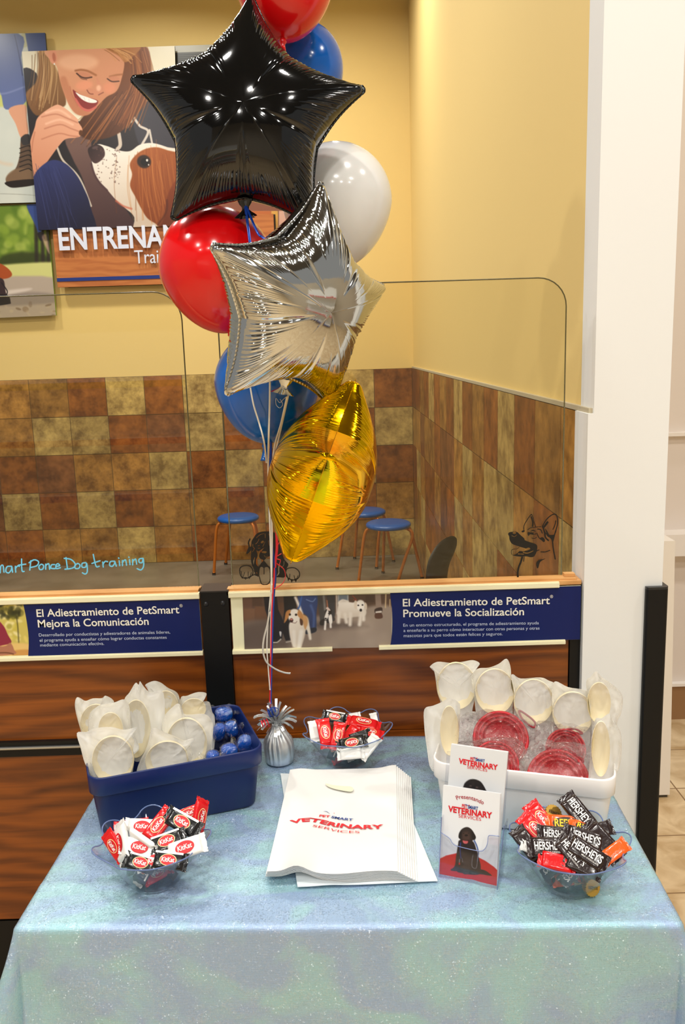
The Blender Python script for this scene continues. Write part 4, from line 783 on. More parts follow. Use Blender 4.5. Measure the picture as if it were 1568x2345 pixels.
for i, a in enumerate(A_):
    for j, b in enumerate(B_):
        ox = min(a, 0) if a < 0 else max(a-LT, 0); oy = min(b, 0) if b < 0 else max(b-DT, 0); d = math.hypot(ox, oy)
        p = FL+UT*min(max(a, 0), LT)+VT*min(max(b, 0), DT); z = ZTB-0.0016
        z += 0.0016*math.exp(-((b-0.115+0.004*math.sin(a*9))/0.006)**2)+0.0013*math.exp(-((b-0.40)/0.006)**2)+0.0012*math.exp(-((a-0.27)/0.006)**2)+0.0012*math.exp(-((a-0.80)/0.006)**2)
        z += 0.0007*math.sin(a*23+2*math.sin(b*11))*math.sin(b*27+a*5)
        if d > 0:
            dr = (UT*ox+VT*oy)/d; corner = abs(ox*oy)/(d*d+1e-9)*2
            if d < RE*math.pi/2: out, drop = RE*math.sin(d/RE), RE*(1-math.cos(d/RE))
            else:
                e = d-RE*math.pi/2
                side = 0.10+0.05*math.sin(b*14+1.0) if abs(ox) > abs(oy) else 0.05+0.02*math.sin(a*10.0)
                if oy > 0: side = 0.0
                fl_ = side*(1-corner)+0.36*corner
                near = math.exp(-min(abs(a), abs(a-LT))/0.16)
                out = RE+e*fl_+0.03*e*near*math.sin(a*30+b*21); drop = RE+e*math.sqrt(max(1-fl_*fl_, 0.2))
            if oy > 0: out = min(out, 0.006)
            p = p+dr*out; z -= drop
        G[i, j] = (p[0], p[1], z)
mb = MB(); mb.grid(G, 0, True)
co = mb.build('tablecloth', cloth); tag(co, 'pale blue iridescent tablecloth draped over the front table', 'tablecloth')
# ------------------------------------------------------------------ storage bins
def rrect(w, d, r, k=6):
    P = []
    for cx, cy, a0 in ((w/2-r, d/2-r, 0), (-w/2+r, d/2-r, 90), (-w/2+r, -d/2+r, 180), (w/2-r, -d/2+r, 270)):
        P += [(cx+r*math.cos(math.radians(a0+90*i/k)), cy+r*math.sin(math.radians(a0+90*i/k))) for i in range(k+1)]
    return np.array(P)
def storage_bin(label, FLp, FRp, depth, h, m, inner):
    FLp = np.array([*FLp, 0.0]); FRp = np.array([*FRp, 0.0]); w = np.linalg.norm(FRp-FLp); u = (FRp-FLp)/w; v = np.array([-u[1], u[0], 0]); c = (FLp+FRp)/2+v*depth/2
    t = thing('storage_bin', label, 'storage bin', (c[0], c[1], ZTB))
    def loop(off, z, r=0.032): 
        q = rrect(w+2*off, depth+2*off, r); return np.array([c+u*x+v*y+np.array([0, 0, ZTB+z]) for x, y in q])
    mb = MB()
    L = [loop(-0.024, 0.0022, .024), loop(-0.020, 0.0012, .026), loop(-0.0175, 0.004, .028), loop(-0.007, h-0.042), loop(-0.007, h-0.040)]
    I = [loop(-0.0095, h-0.040), loop(-0.019, 0.008, .026)]
    mb.grid(L, 0, True, close_v=True); mb.grid([L[-1], I[0], I[1]], 0, True, close_v=True)
    n = len(L[0]); mb.add(list(L[0]), [tuple(range(n))[::-1]]); mb.add(list(I[1]), [tuple(range(n))])
    mb.build('tub', m, t)
    mb = MB(); rim = [loop(-0.007, h-0.0415), loop(-0.0025, h-0.041), loop(-0.001, h-0.039), loop(0.0, h-0.003), loop(-0.001, h-0.0008), loop(-0.0025, h), loop(-0.004, h-0.001), loop(-0.0045, h-0.004), loop(-0.0075, h-0.0405)]
    mb.grid(rim, 0, True, close_v=True).build('rim_band', inner, t)
    return c, u, v
blue_bin = mat('navy_bin_plastic', (9, 30, 84), 0.4, Specular_IOR_Level=0.35); white_bin = mat('white_bin_plastic', (240, 238, 236), 0.3)
storage_bin('navy plastic bin holding wrapped cream scoops, on the tablecloth', (-0.521, 1.575), (-0.178, 1.695), 0.262, 0.14, blue_bin, mat('navy_bin_rim', (11, 34, 92), 0.36, Specular_IOR_Level=0.4))
storage_bin('white plastic bin holding red bowls and wrapped scoops', (0.166, 1.609), (0.512, 1.507), 0.265, 0.14, white_bin, mat('white_bin_rim', (244, 242, 240), 0.28))
# ------------------------------------------------------------------ cream scoops in frosted bags
film = clear_mat('frosted_film', (252, 252, 250), 0.0, 0.35, (40, 0.12), 0.21, (255, 255, 255), True)
film2 = clear_mat('frosted_film_back', (250, 250, 248), 0.02, 0.4, (40, 0.15), 0.97, (255, 255, 255), True)
crm = mat('cream_plastic', (246, 232, 190), 0.45)
def scoop(label, out, cup, Y, lean=0.12, front=0.024, back=0.022, group='cream scoops in frosted bags', ff=None, k=6):
    P0 = unproj(cup[0], cup[1], 1, Y); n = unit((-P0[0]*0.25, -1, lean*1.0)); n = unit(n)
    O = smooth_poly(np.array([onplane(x, y, P0, n) for x, y in out]), 4)
    t = thing('wrapped_scoop', label, 'scoop', P0, group)
    # cup: an oval shell open toward the viewer
    s_ = ppm(P0); rx, ry, rot = cup[2]*1.06/s_, cup[3]*1.06/s_, math.radians(cup[4] if len(cup) > 4 else 0)
    ux = unit(np.cross((0, 0, 1), -n)*-1); ux = ux if ux[0] > 0 else -ux; uy = unit(np.cross(n, ux)); uy = uy if uy[2] > 0 else -uy
    th = np.linspace(0, 2*math.pi, 36, endpoint=False); mb = MB(); rings = []; dp = min(rx, ry)*1.05
    for q, (sc, dz) in enumerate([(1.0, 0.0)]+[(math.cos(f), -math.sin(f)) for f in np.linspace(0.08, math.pi/2-0.01, 9)]):
        ex, ey = rx*sc*np.cos(th), ry*sc*np.sin(th)
        X = ex*math.cos(rot)-ey*math.sin(rot); Yy = ex*math.sin(rot)+ey*math.cos(rot)
        rings.append(P0+n*(0.006+dz*dp)+X[:, None]*ux+Yy[:, None]*uy)
    mb.grid(rings, 0, True, close_v=True)
    outer = [P0+(r-P0)*1.02+n*-0.0015 for r in rings]; mb.grid(outer[::-1], 0, True, close_v=True); mb.grid([outer[0], rings[0]], 0, True, close_v=True)
    mb.build('cup', crm, t)
    mb = MB(); C = O.mean(0)*0.4+P0*0.6; ts = np.linspace(1, 0, 12)
    rr = np.array([rng.normal(0, 1, len(O)) for _ in ts]); rr = (rr+np.roll(rr, 1, 1)+np.roll(rr, -1, 1))/2
    for side, h, mi in ((1, front, 0), (-1, back, 1)):
        Gd = []
        for q, t_ in enumerate(ts):
            ring = C+(O-C)*max(t_, 0.003)+n*side*h*(1-t_**2.6)**0.55+n*(rr[q]*0.0026*t_*(t_ < 0.99)*(t_ > .05))[:, None]
            Gd.append(ring)
        Gd = np.array(Gd); mb.grid(Gd if side < 0 else Gd[:, ::-1], mi, True, close_v=True)
    mb.build('wrapper', [film, film2], t)
    return t
def zz(ox, oy, s, pts): return [(ox+x*s, oy+y*s) for x, y in pts]
s4 = 330/1568; z4 = lambda pts: zz(170, 1550, s4, pts); c4 = lambda x, y, rx, ry, r=0: (170+x*s4, 1550+y*s4, rx*s4, ry*s4, r)
scoop('frosted bag with a cream scoop, at the far left of the navy bin', z4([(30, 222), (115, 262), (200, 235), (300, 232), (340, 205), (420, 250), (436, 330), (450, 700), (200, 900), (110, 700), (75, 600), (8, 340)]), c4(225, 480, 140, 180, -12), 1.80, front=.02)
scoop('frosted bag with a cream scoop, behind the tallest bag in the navy bin', z4([(770, 90), (860, 45), (940, 62), (1020, 120), (1110, 165), (1146, 240), (1160, 420), (1150, 800), (900, 900), (780, 600), (800, 150)]), c4(1000, 320, 125, 165, 0), 1.855, front=.018)
scoop('frosted bag with a cream scoop, at the rear right of the navy bin', z4([(1150, 250), (1230, 205), (1345, 166), (1440, 182), (1405, 265), (1470, 275), (1500, 380), (1530, 480), (1490, 900), (1200, 900), (1150, 600)]), c4(1300, 345, 125, 110, 0), 1.87, front=.018)
scoop('crumpled white frosted bag behind the front left scoop of the navy bin', z4([(240, 330), (300, 300), (430, 280), (545, 245), (600, 330), (620, 560), (700, 800), (400, 900), (190, 700), (150, 560), (170, 400)]), c4(400, 560, 120, 170, 0), 1.735, front=.026)
scoop('tallest frosted bag with a cream scoop, middle of the navy bin', z4([(545, 245), (600, 170), (665, 66), (700, 85), (715, 48), (760, 110), (830, 170), (970, 172), (975, 560), (900, 820), (760, 900), (640, 900), (560, 600), (530, 400)]), c4(672, 560, 145, 300, -4), 1.775, front=.020)
scoop('wide frosted bag with a cream scoop, right end of the navy bin', z4([(960, 470), (1090, 310), (1150, 300), (1180, 390), (1250, 410), (1420, 405), (1490, 470), (1510, 540), (1500, 720), (1480, 920), (1300, 1100), (1050, 1050), (980, 760)]), c4(1225, 720, 205, 265, 0), 1.765, front=.022)
scoop('frosted bag with a cream scoop, front centre of the navy bin', z4([(985, 605), (1080, 640), (1200, 690), (1310, 675), (1260, 760), (1290, 850), (1240, 980), (1150, 1200), (850, 1230), (690, 1080), (700, 950), (790, 760), (850, 560)]), c4(1010, 905, 215, 200, 8), 1.700, front=.024)
scoop('frosted bag with a cream scoop, front left corner of the navy bin', z4([(28, 612), (130, 600), (220, 560), (400, 545), (540, 575), (690, 548), (600, 620), (655, 700), (640, 800), (655, 880), (625, 1080), (560, 1230), (260, 1260), (200, 1120), (115, 940), (70, 780)]), c4(425, 900, 205, 250, 0), 1.655, front=.024)
s3 = 500/1568; z3 = lambda pts: zz(950, 1490, s3, pts); c3 = lambda x, y, rx, ry, r=0: (950+x*s3, 1490+y*s3, rx*s3, ry*s3, r)
scoop('frosted bag with a cream scoop, rear left of the white bin', z3([(106, 115), (160, 80), (260, 88), (340, 80), (415, 68), (465, 92), (440, 130), (420, 200), (430, 330), (410, 440), (400, 620), (230, 640), (190, 400), (160, 300), (145, 185), (130, 132)]), c3(296, 250, 130, 160, 0), 1.80, front=.022)
scoop('frosted bag with a cream scoop, second along the back of the white bin', z3([(405, 190), (450, 130), (530, 122), (600, 95), (658, 58), (688, 130), (690, 250), (712, 330), (700, 420), (700, 640), (520, 660), (445, 480), (425, 330)]), c3(572, 290, 130, 155, 0), 1.775, front=.022)
scoop('frosted bag with a cream scoop, third along the back of the white bin', z3([(690, 190), (705, 170), (760, 200), (900, 192), (960, 215), (1000, 240), (990, 330), (985, 480), (960, 700), (760, 700), (712, 440), (710, 300)]), c3(850, 365, 130, 155, 0), 1.745, front=.022)
scoop('frosted bag with a cream scoop, fourth along the back of the white bin', z3([(985, 270), (1010, 220), (1100, 262), (1210, 280), (1255, 310), (1275, 420), (1270, 560), (1240, 760), (1040, 760), (990, 560), (985, 400)]), c3(1132, 450, 132, 150, 0), 1.71, front=.022)
scoop('tall frosted bag with a yellowish scoop, at the rear right of the white bin', z3([(1228, 230), (1260, 190), (1300, 148), (1340, 190), (1400, 230), (1470, 290), (1492, 350), (1480, 450), (1450, 530), (1440, 800), (1290, 800), (1270, 560), (1255, 420)]), c3(1318, 370, 76, 140, 0), 1.685, front=.020)
scoop('frosted bag with a cream scoop, standing at the left end of the white bin', z3([(68, 420), (130, 395), (190, 370), (250, 338), (310, 370), (325, 420), (315, 600), (300, 780), (250, 900), (120, 860), (85, 700), (66, 540)]), c3(246, 570, 62, 170, 0), 1.675, front=.020)
scoop('frosted bag standing at the front right corner of the white bin', z3([(1290, 500), (1340, 485), (1396, 452), (1420, 510), (1465, 560), (1482, 640), (1476, 800), (1440, 900), (1400, 1010), (1260, 1010), (1245, 900), (1270, 700)]), c3(1330, 700, 60, 190, 0), 1.575, front=.022)
# ------------------------------------------------------------------ blue capsules in clear wrap
clear_wrap = clear_mat('clear_cellophane', (250, 252, 255), 0.20, 0.05, (70, 1.0))
clear_wrap2 = clear_mat('clear_bag_film', (252, 250, 250), 0.15, 0.12, (80, 1.0), 0.004, (244, 240, 242), True)
blue_gloss = mat('blue_capsule_plastic', (2, 96, 206), 0.2)
def ball(mb, C, R, e, n1=14, n2=20, jit=0.0, mi=0, pw=0.75):
    u = np.linspace(-math.pi/2, math.pi/2, n1); v = np.linspace(0, 2*math.pi, n2, endpoint=False)
    sp = lambda x: np.sign(x)*np.abs(x)**pw
    P = np.array([[(e[0]*sp(math.cos(a))*sp(math.cos(b)), e[1]*sp(math.cos(a))*sp(math.sin(b)), e[2]*sp(math.sin(a))) for b in v] for a in u])
    if jit: P = P*(1+rng.normal(0, jit, P.shape[:2])[:, :, None]*(np.cos(u)[:, None, None] > .1))
    return mb.grid(np.array(P) @ np.array(R).T+np.array(C), mi, jit == 0, close_v=True)
def eul(rx, ry, rz):
    from mathutils import Euler
    return np.array(Euler((rx, ry, rz)).to_matrix())
s9 = 150/1568
for lab, x, y, z, e, R_ in [('blue capsule in clear wrap, at the back of the navy bin', 440, 370, .865, (.0215, .017, .0165), (0, 0, .1)),
                    ('blue capsule in clear wrap, beside the frosted bags in the navy bin', 330, 790, .845, (.0145, .015, .0205), (.3, .25, .3)),
                    ('blue capsule in clear wrap, below the rearmost capsule in the navy bin', 630, 720, .85, (.015, .015, .0185), (.2, -.2, 0)),
                    ('blue capsule in clear wrap, nearest the right wall of the navy bin', 960, 1080, .84, (.0185, .016, .0215), (.4, .3, .2)),
                    ('blue capsule in clear wrap, low at the front of the navy bin', 570, 1260, .835, (.019, .016, .016), (0, 0, .3)),
                    ('blue capsule in clear wrap, squeezed beside the wide bag, mostly hidden', 170, 1400, .845, (.014, .014, .014), (0, 0, 0))]:
    C = unproj(470+x*s9, 1600+y*s9, 2, z); R0 = eul(*R_)
    t = thing('wrapped_capsule', lab, 'capsule', C, 'blue capsules in the navy bin')
    ball(MB(), C, R0, e, 16, 26).build('capsule', blue_gloss, t)
    mb = MB(); ball(mb, C, R0, tuple(q*1.12 for q in e), 12, 16, 0.035)
    for sgn in (-1, 1):
        tip = C+R0 @ np.array([sgn*e[0]*1.1, 0, 0]); d = R0 @ np.array([sgn*1.0, 0, 0.3]); w_ = R0 @ np.array([0, 1.0, 0])
        Q = [[tip+d*q*0.005+w_*0.007*(k-2)*(0.5+q*.22)+np.array([0, 0, 0.002*((k+q) % 2)]) for k in range(5)] for q in range(4)]; mb.grid(Q, 0, False)
    mb.build('wrapper', clear_wrap, t)
# ------------------------------------------------------------------ red collapsible bowls in clear bags
red_sil = mat('red_silicone', (190, 6, 26), 0.36); dark_red = mat('dark_red_clip', (150, 16, 32), 0.3)
sR = 420/1568
def red_bowl(label, cx, cy, r, Y, clip, bag, tilt=0.75):
    P0 = unproj(1000+cx*sR, 1600+cy*sR, 1, Y); n = unit((-P0[0]*.3, -1.0, tilt)); r = r*sR/ppm(P0)
    t = thing('collapsible_bowl', label, 'pet bowl', P0, 'red collapsible bowls in clear bags')
    ux = unit(np.cross((0, 0, 1.0), n)); ux = ux if ux[0] > 0 else -ux; uy = np.cross(n, ux); Rm = np.stack([ux, uy, n], 1)
    pr = [(1.0, -.002), (1.0, .004), (.97, .008), (.92, .0085), (.885, .006), (.87, .003), (.85, .003), (.83, .0065), (.79, .0075), (.76, .005), (.745, .001), (.72, .001), (.70, .0045), (.66, .005), (.63, .002), (.615, -.003), (.55, -.0045), (.3, -.005), (.001, -.005)]
    mb = MB(); mb.lathe([(.001, -.009), (.6, -.009), (1.0, -.006)]+[(a, b) for a, b in pr], (0, 0, 0), 64); mb.v = [tuple(P0+Rm @ np.array([x*r, y*r, z])) for x, y, z in mb.v]; mb.build('bowl_body', red_sil, t)
    K_ = [onplane(1000+x*sR, 1600+y*sR, P0, n)+n*0.006 for x, y in clip]
    MB().tube(smooth_poly(K_, 6, len(K_) > 3), 0.0022, 8, closed=len(K_) > 3).build('carabiner', dark_red, t)
    O = smooth_poly(np.array([onplane(1000+x*sR, 1600+y*sR, P0, n) for x, y in bag]), 3)
    O = O+rng.normal(0, .0012, O.shape); mb = MB(); C = O.mean(0); ts = np.linspace(1, 0.02, 11)
    for side, h in ((1, .013), (-1, .012)):
        Gd = []
        for t_ in ts: Gd.append(C+(O-C)*t_+n*side*h*(1-t_**3)**.6+n[None, :]*rng.normal(0, .0030, (len(O), 1))*(t_ < .99))
        Gd = np.array(Gd); mb.grid(Gd if side < 0 else Gd[:, ::-1], 0, False, close_v=True)
    mb.build('clear_bag', clear_wrap2, t)
red_bowl('red collapsible bowl in a clear bag, upper left in the white bin', 545, 345, 238, 1.715, [(700, 110), (760, 140), (830, 200), (835, 245), (800, 240), (730, 180)], [(215, 140), (300, 120), (420, 90), (560, 110), (660, 80), (740, 110), (840, 190), (900, 250), (850, 330), (780, 400), (700, 560), (300, 560), (180, 380), (195, 240)])
red_bowl('red collapsible bowl in a clear bag, upper right in the white bin', 1100, 430, 170, 1.67, [(1100, 270), (1180, 265), (1240, 300), (1200, 300)], [(840, 210), (960, 190), (1010, 220), (1120, 205), (1240, 235), (1330, 270), (1325, 430), (1300, 600), (900, 620), (840, 420)])
red_bowl('red collapsible bowl in a clear bag, lower left in the white bin', 500, 570, 205, 1.655, [(430, 375), (500, 370), (560, 385), (500, 392)], [(180, 380), (300, 355), (520, 325), (700, 350), (760, 430), (740, 560), (720, 700), (400, 800), (200, 700), (170, 500)])
red_bowl('red collapsible bowl in a clear bag, lower right in the white bin', 1035, 705, 268, 1.60, [(1070, 440), (1110, 430), (1200, 500), (1245, 530), (1235, 552), (1180, 530)], [(720, 480), (800, 400), (900, 345), (1050, 370), (1180, 375), (1330, 430), (1330, 560), (1300, 760), (1000, 860), (760, 760), (700, 620)])
# ------------------------------------------------------------------ logo lettering shared by bags and brochures
logo_red = mat('logo_red_ink', (214, 18, 38), 0.4); logo_blue = mat('logo_blue_ink', (16, 62, 138), 0.4)
def vet_logo(parent, F, n, s, pet, smart, vet, serv, arc, ball_):
    """PETSMART / VETERINARY / SERVICES with its small ball swoosh; F maps print positions onto the sheet"""
    mb = MB()
    for body, ln, ch, bold, mi in (('PET', pet, s*0.56, .03, 0), ('SMART', smart, s*0.56, .03, 1), ('VETERINARY', vet, s, .036, 0), ('SERVICES', serv, s*0.56, 0.0, 0)):
        L = [F(*p) for p in ln]; D = unit(L[-1]-L[0]); U = np.cross(n, D)
        text_on(mb, body, L, U, ch/ppm(L[0])*1.12, n, bold, mi)
    A = smooth_poly([F(*p)+n*.0009 for p in arc], 6, False); mb.tube(A, [0.00012+0.0005*math.sin(math.pi*q) for q in np.linspace(0.02, .98, len(A))], 4, 1)
    B0 = F(*ball_)+n*.001; th = np.linspace(0, 2*math.pi, 12, endpoint=False); ux = unit(F(ball_[0]+5, ball_[1])-F(*ball_)); uy = np.cross(n, ux)
    mb.add([B0+(ux*math.cos(q)+uy*math.sin(q))*0.0011 for q in th], [tuple(range(12))], 0)
    mb.build('logo', [logo_red, logo_blue], parent)
# ------------------------------------------------------------------ stack of white carrier bags
bag_m = mat('white_carrier_plastic', (228, 228, 227), 0.33)
def slab(mb, G, th, mi=0):
    G = np.array(G); B = G-np.array([0, 0, th]); nu, nv = G.shape[:2]
    mb.grid(G[::-1], mi, True); mb.grid(B, mi, True)
    for a, b in ((G[0], B[0]), (B[-1], G[-1]), (B[:, 0], G[:, 0]), (G[:, -1], B[:, -1])): mb.grid([a, b], mi, False)
    return mb
def bag_grid(q, z, kk, lift=1.0):
    P = [unproj(x, y, 2, z) for x, y in q]; nu, nv = 30, 30; G = np.zeros((nu, nv, 3))
    for i in range(nu):
        for j in range(nv):
            u, v = i/(nu-1), j/(nv-1); p = (1-u)*(1-v)*P[0]+u*(1-v)*P[1]+u*v*P[2]+(1-u)*v*P[3]; p = p.copy()
            p[2] += lift*(0.013*math.exp(-((u-.23)/.10)**2)*v**7+0.004*math.exp(-((u-.0)/.08)**2)*v**4+0.007*math.exp(-((u-.98)/.10)**2)*(1-v)**5+0.004*math.exp(-((u-.1)/.1)**2)*(1-v)**4+0.0015*math.sin(u*5+1)*math.sin(v*3)*0.4)
            p[1] += 0.004*math.sin(u*9)*(v > .9)*(v-.9)*10*lift
            G[i, j] = p
    return G
NB = 9
lb = thing('carrier_bag', 'white plastic carrier bag lying crooked at the bottom of the bag pile', 'bag', unproj(830, 2025, 2, ZTB), 'white carrier bags in the pile')
mb = MB(); slab(mb, bag_grid([(642, 1771), (905, 1785), (1002, 2017), (681, 2031)], ZTB+.0042, 0, 0.12), .0012); mb.build('bag_sheet', mat('thin_carrier_plastic', (226, 234, 238), 0.3), lb)
for k in range(NB-1, -1, -1):
    z = ZTB+.0068+(NB-1-k)*.0026; jx = (0 if k == 0 else rng.normal(0, 1.0))
    q = [(664+jx+k*.4, 1764+k*1.0), (907+k*4.2, 1758+k*3.4), (911+k*5.6, 1996+k*2.8), (611+jx-k*.4, 2000+k*1.4)]
    G = bag_grid(q, z, k)
    if k == 0:
        t = thing('carrier_bag', 'topmost white carrier bag in the pile, printed with a red and blue logo', 'bag', G.mean((0, 1)), 'white carrier bags in the pile')
    else:
        t = thing('carrier_bag', 'plain edge of a white carrier bag in the pile under the printed one', 'bag', G.mean((0, 1)), 'white carrier bags in the pile')
    slab(MB(), G, .0009).build('bag_sheet', bag_m, t)
    if k == 0:
        Fb = lambda x, y, z=z: unproj(600+x*.2296, 1830+y*.2296, 2, z+.0012)
        nU = np.array([0, 0, 1.0])
        vet_logo(t, Fb, nU, 13.2, [(567, 176), (672, 186)], [(684, 188), (790, 206), (902, 218)], [(290, 250), (372, 234), (470, 224), (580, 242), (690, 270), (850, 290), (1010, 298), (1215, 292)], [(500, 276), (620, 298), (740, 328), (860, 338), (972, 340)], [(610, 126), (645, 128), (676, 150)], (718, 144))
        Hb = lambda x, y, z=z: unproj(580+x*.2806, 1740+y*.2806, 2, z+.0042)
        hp = smooth_poly([Hb(*p) for p in [(590, 193), (640, 204), (720, 213), (795, 218), (816, 240), (795, 260), (720, 250), (650, 234), (603, 214)]], 5)
        MB().add(list(hp)[::-1], [tuple(range(len(hp)))]).build('handle_hole', mat('bag_slot_inside', (224, 222, 200), 0.5), t)
# ------------------------------------------------------------------ brochure holder
A0 = np.array([0.164, 1.433, ZTB]); B0 = np.array([0.262, 1.392, ZTB]); wv = unit(B0-A0); nb = np.array([-wv[1], wv[0], 0]); al = math.radians(12)
nF = unit(-nb*math.cos(al)+np.array([0, 0, math.sin(al)])); uF = unit(nb*math.sin(al)+np.array([0, 0, math.cos(al)]))
s6 = 210/1296.; f6 = lambda off: (lambda x, y: onplane(980+x*s6, 1680+y*s6, A0+nb*off, nF))
FrontP = f6(0.010); RearP = f6(0.034); Pock = f6(0.0)
acr = clear_mat('clear_acrylic', (248, 249, 252), 0.03, 0.02); acr_e = mat('acrylic_edge', (140, 156, 206), 0.15, Alpha=0.75)
t = thing('brochure_holder', 'clear acrylic holder of brochures standing in front of the white bin', 'holder', A0+wv*.05+nb*.03)
fp = [Pock(*p) for p in [(190, 1180), (172, 1392), (300, 1478), (345, 1550), (420, 1592), (720, 1660), (795, 1635), (835, 1560), (850, 1455), (890, 1438), (1005, 1450), (1075, 1300), (972, 2226), (150, 2045)]]
fl_ = [fp[1]]+fp[2:10]+[fp[10], fp[12], fp[13]]
MB().prism(fl_[::-1], -nF*.002).build('front_pocket', acr, t)
mb = MB(); mb.tube(smooth_poly(fl_[:10], 4, False), .0007, 6); mb.tube([fp[0], fp[13], fp[12], fp[11]], .0009, 6); mb.build('pocket_rim', acr_e, t)
def side(pt, pb):
    q = [pb, pt, pt+nb*.026, pb+nb*.045]; return q
for nm, pt, pb in (('side_wall', fp[0], fp[13]), ('side_wall', fp[11], fp[12])):
    MB().prism(side(pt, pb), wv*.0018).build(nm, acr, t)
Rt = f6(0.043); bk = [Rt(265, 250), Rt(1150, 262), Rt(1010, 2150), Rt(150, 1960)]
MB().prism(bk[::-1], -nF*.002).build('back_plate', acr, t)
MB().prism([fp[13], fp[12], fp[12]+nb*.05, fp[13]+nb*.05][::-1], (0, 0, .002)).build('base_tray', acr, t)
paper = mat('brochure_paper', (234, 235, 238), 0.4); bro_ink = attr_mat('brochure_print', 0.35)
def puppy(c):
    c.poly([(100, 1800), (250, 1720), (420, 1680), (620, 1700), (800, 1790), (930, 1880), (1010, 1960), (1010, 2260), (100, 2120)], (212, 28, 34), 1.2, False)
    c.poly([(90, 1990), (500, 2060), (1010, 2180), (1010, 2300), (90, 2140)], (196, 44, 44), 3, False, .7)
    k = (40, 32, 32)
    c.poly([(720, 1920), (800, 1930), (895, 1998), (870, 2004), (780, 1990), (710, 1975)], (30, 26, 28), 1); c.poly([(440, 1500), (560, 1490), (640, 1530), (680, 1640), (720, 1780), (740, 1880), (720, 1980), (600, 1990), (490, 1970), (400, 1940), (385, 1800), (405, 1650), (420, 1560)], k, 1.2)
    c.poly([(400, 1780), (430, 1800), (420, 1930), (330, 1935), (318, 1915), (365, 1880)], (46, 36, 36), 1); c.poly([(500, 1780), (600, 1790), (590, 1960), (560, 1985), (490, 1975), (495, 1880)], (56, 46, 46), 1); c.poly([(590, 1930), (700, 1920), (735, 1970), (690, 1990), (590, 1982)], (30, 26, 28), 1)
    c.poly([(470, 1345), (520, 1318), (570, 1320), (620, 1360), (660, 1430), (668, 1470), (630, 1500), (600, 1560), (540, 1590), (480, 1560), (450, 1490), (428, 1450), (440, 1390)], k, 1); c.poly([(470, 1370), (435, 1400), (428, 1465), (455, 1475), (475, 1420)], (24, 20, 22), 1); c.poly([(610, 1370), (660, 1430), (668, 1475), (640, 1500), (610, 1440)], (24, 20, 22), 1)
    c.poly([(490, 1390), (560, 1380), (590, 1430), (580, 1500), (490, 1500), (480, 1440)], (74, 52, 46), 4, alpha=.8); c.ell(535, 1432, 24, 14, (20, 16, 18)); c.ell(500, 1405, 7, 6, (16, 12, 12)); c.ell(566, 1402, 7, 6, (16, 12, 12)); c.poly([(475, 1490), (520, 1505), (580, 1500), (560, 1545), (500, 1545)], (50, 20, 22), 1); c.poly([(485, 1505), (520, 1510), (560, 1515), (545, 1548), (500, 1545)], (196, 92, 96), 1)
    c.stroke([(455, 1540), (448, 1640), (460, 1760)], 14, (34, 62, 130), .8); c.stroke([(650, 1500), (690, 1590), (706, 1680), (690, 1800)], 10, (34, 62, 130), .8); c.stroke([(640, 1510), (670, 1560), (700, 1650)], 8, (50, 80, 150), .8); c.stroke([(700, 1700), (690, 1830), (670, 1900), (620, 1880), (615, 1800), (632, 1700)], 7, (150, 150, 156), .7); c.stroke([(440, 1770), (436, 1830)], 8, (180, 180, 186), .7); c.stroke([(480, 1760), (482, 1810)], 6, (180, 180, 186), .7); c.ell(438, 1835, 12, 16, (196, 40, 44))
    c.stroke([(330, 1915), (400, 1920)], 4, (90, 84, 86), .8); c.stroke([(500, 1960), (560, 1970)], 4, (90, 84, 86), .8); c.stroke([(610, 1965), (670, 1975)], 4, (130, 120, 124), .8)
    c.blobs(14, (420, 1620, 680, 1900), (14, 40), [(60, 48, 46), (24, 20, 22), (70, 56, 54)], .5, 3)
def brochure(label, Fm, px, print_, group, logo):
    P = [Fm(*p) for p in px]; t = thing('brochure', label, 'brochure', np.mean(P, 0), group)
    MB().prism([p-nF*.0008 for p in P][::-1], nF*.0007).build('paper', paper, t)
    if print_ is not None: print_.sheet('print', *P, bro_ink, t)
    if logo: logo(t, Fm)
    return t
rq = [(325, 152), (1125, 266), (1010, 1560), (225, 1420)]
def rear_logo(t, Fm): vet_logo(t, Fm, nF, 10.0*1.0, [(596, 370), (660, 381)], [(668, 383), (800, 405)], [(430, 415), (700, 470), (985, 512)], [(552, 488), (690, 512), (835, 538)], [(640, 335), (662, 338), (684, 352)], (690, 346))
def fr_logo(t, Fm):
    vet_logo(t, Fm, nF, 11.5, [(478, 1038), (552, 1052)], [(560, 1054), (705, 1080)], [(282, 1096), (590, 1150), (905, 1198)], [(430, 1180), (590, 1208), (750, 1232)], [(515, 1002), (545, 1004), (572, 1022)], (582, 1012))
    mb = MB(); L = [Fm(*p) for p in [(408, 935), (470, 918), (560, 925), (660, 948), (740, 985), (782, 1000)]]
    text_on(mb, 'Presentando', L, uF, 9.0/ppm(L[0]), nF, 0.008); mb.build('heading', mat('heading_ink', (170, 36, 50), 0.4), t)
for q in range(5):
    Fm = f6(0.034+0.0012*(5-q)); brochure('edge of a brochure stacked behind the rear one in the holder', lambda x, y, Fm=Fm, q=q: Fm(x+2*(5-q), y-3*(5-q)), rq, None, 'brochures behind the rear one', None)
c = Canvas([(980+x*s6, 1680+y*s6) for x, y in rq], 90, 140, (220, 223, 226)).tf(980, 1680, s6)
c.poly([(495, 760), (520, 700), (580, 655), (650, 648), (720, 670), (765, 710), (815, 800), (820, 860), (480, 830)], (26, 22, 23), 1); c.blobs(12, (560, 700, 740, 790), (12, 34), [(60, 50, 48), (30, 24, 25)], .5, 3); c.ell(600, 742, 16, 7, (100, 84, 80), 8, 2); c.ell(690, 764, 16, 7, (110, 92, 88), 8, 2)
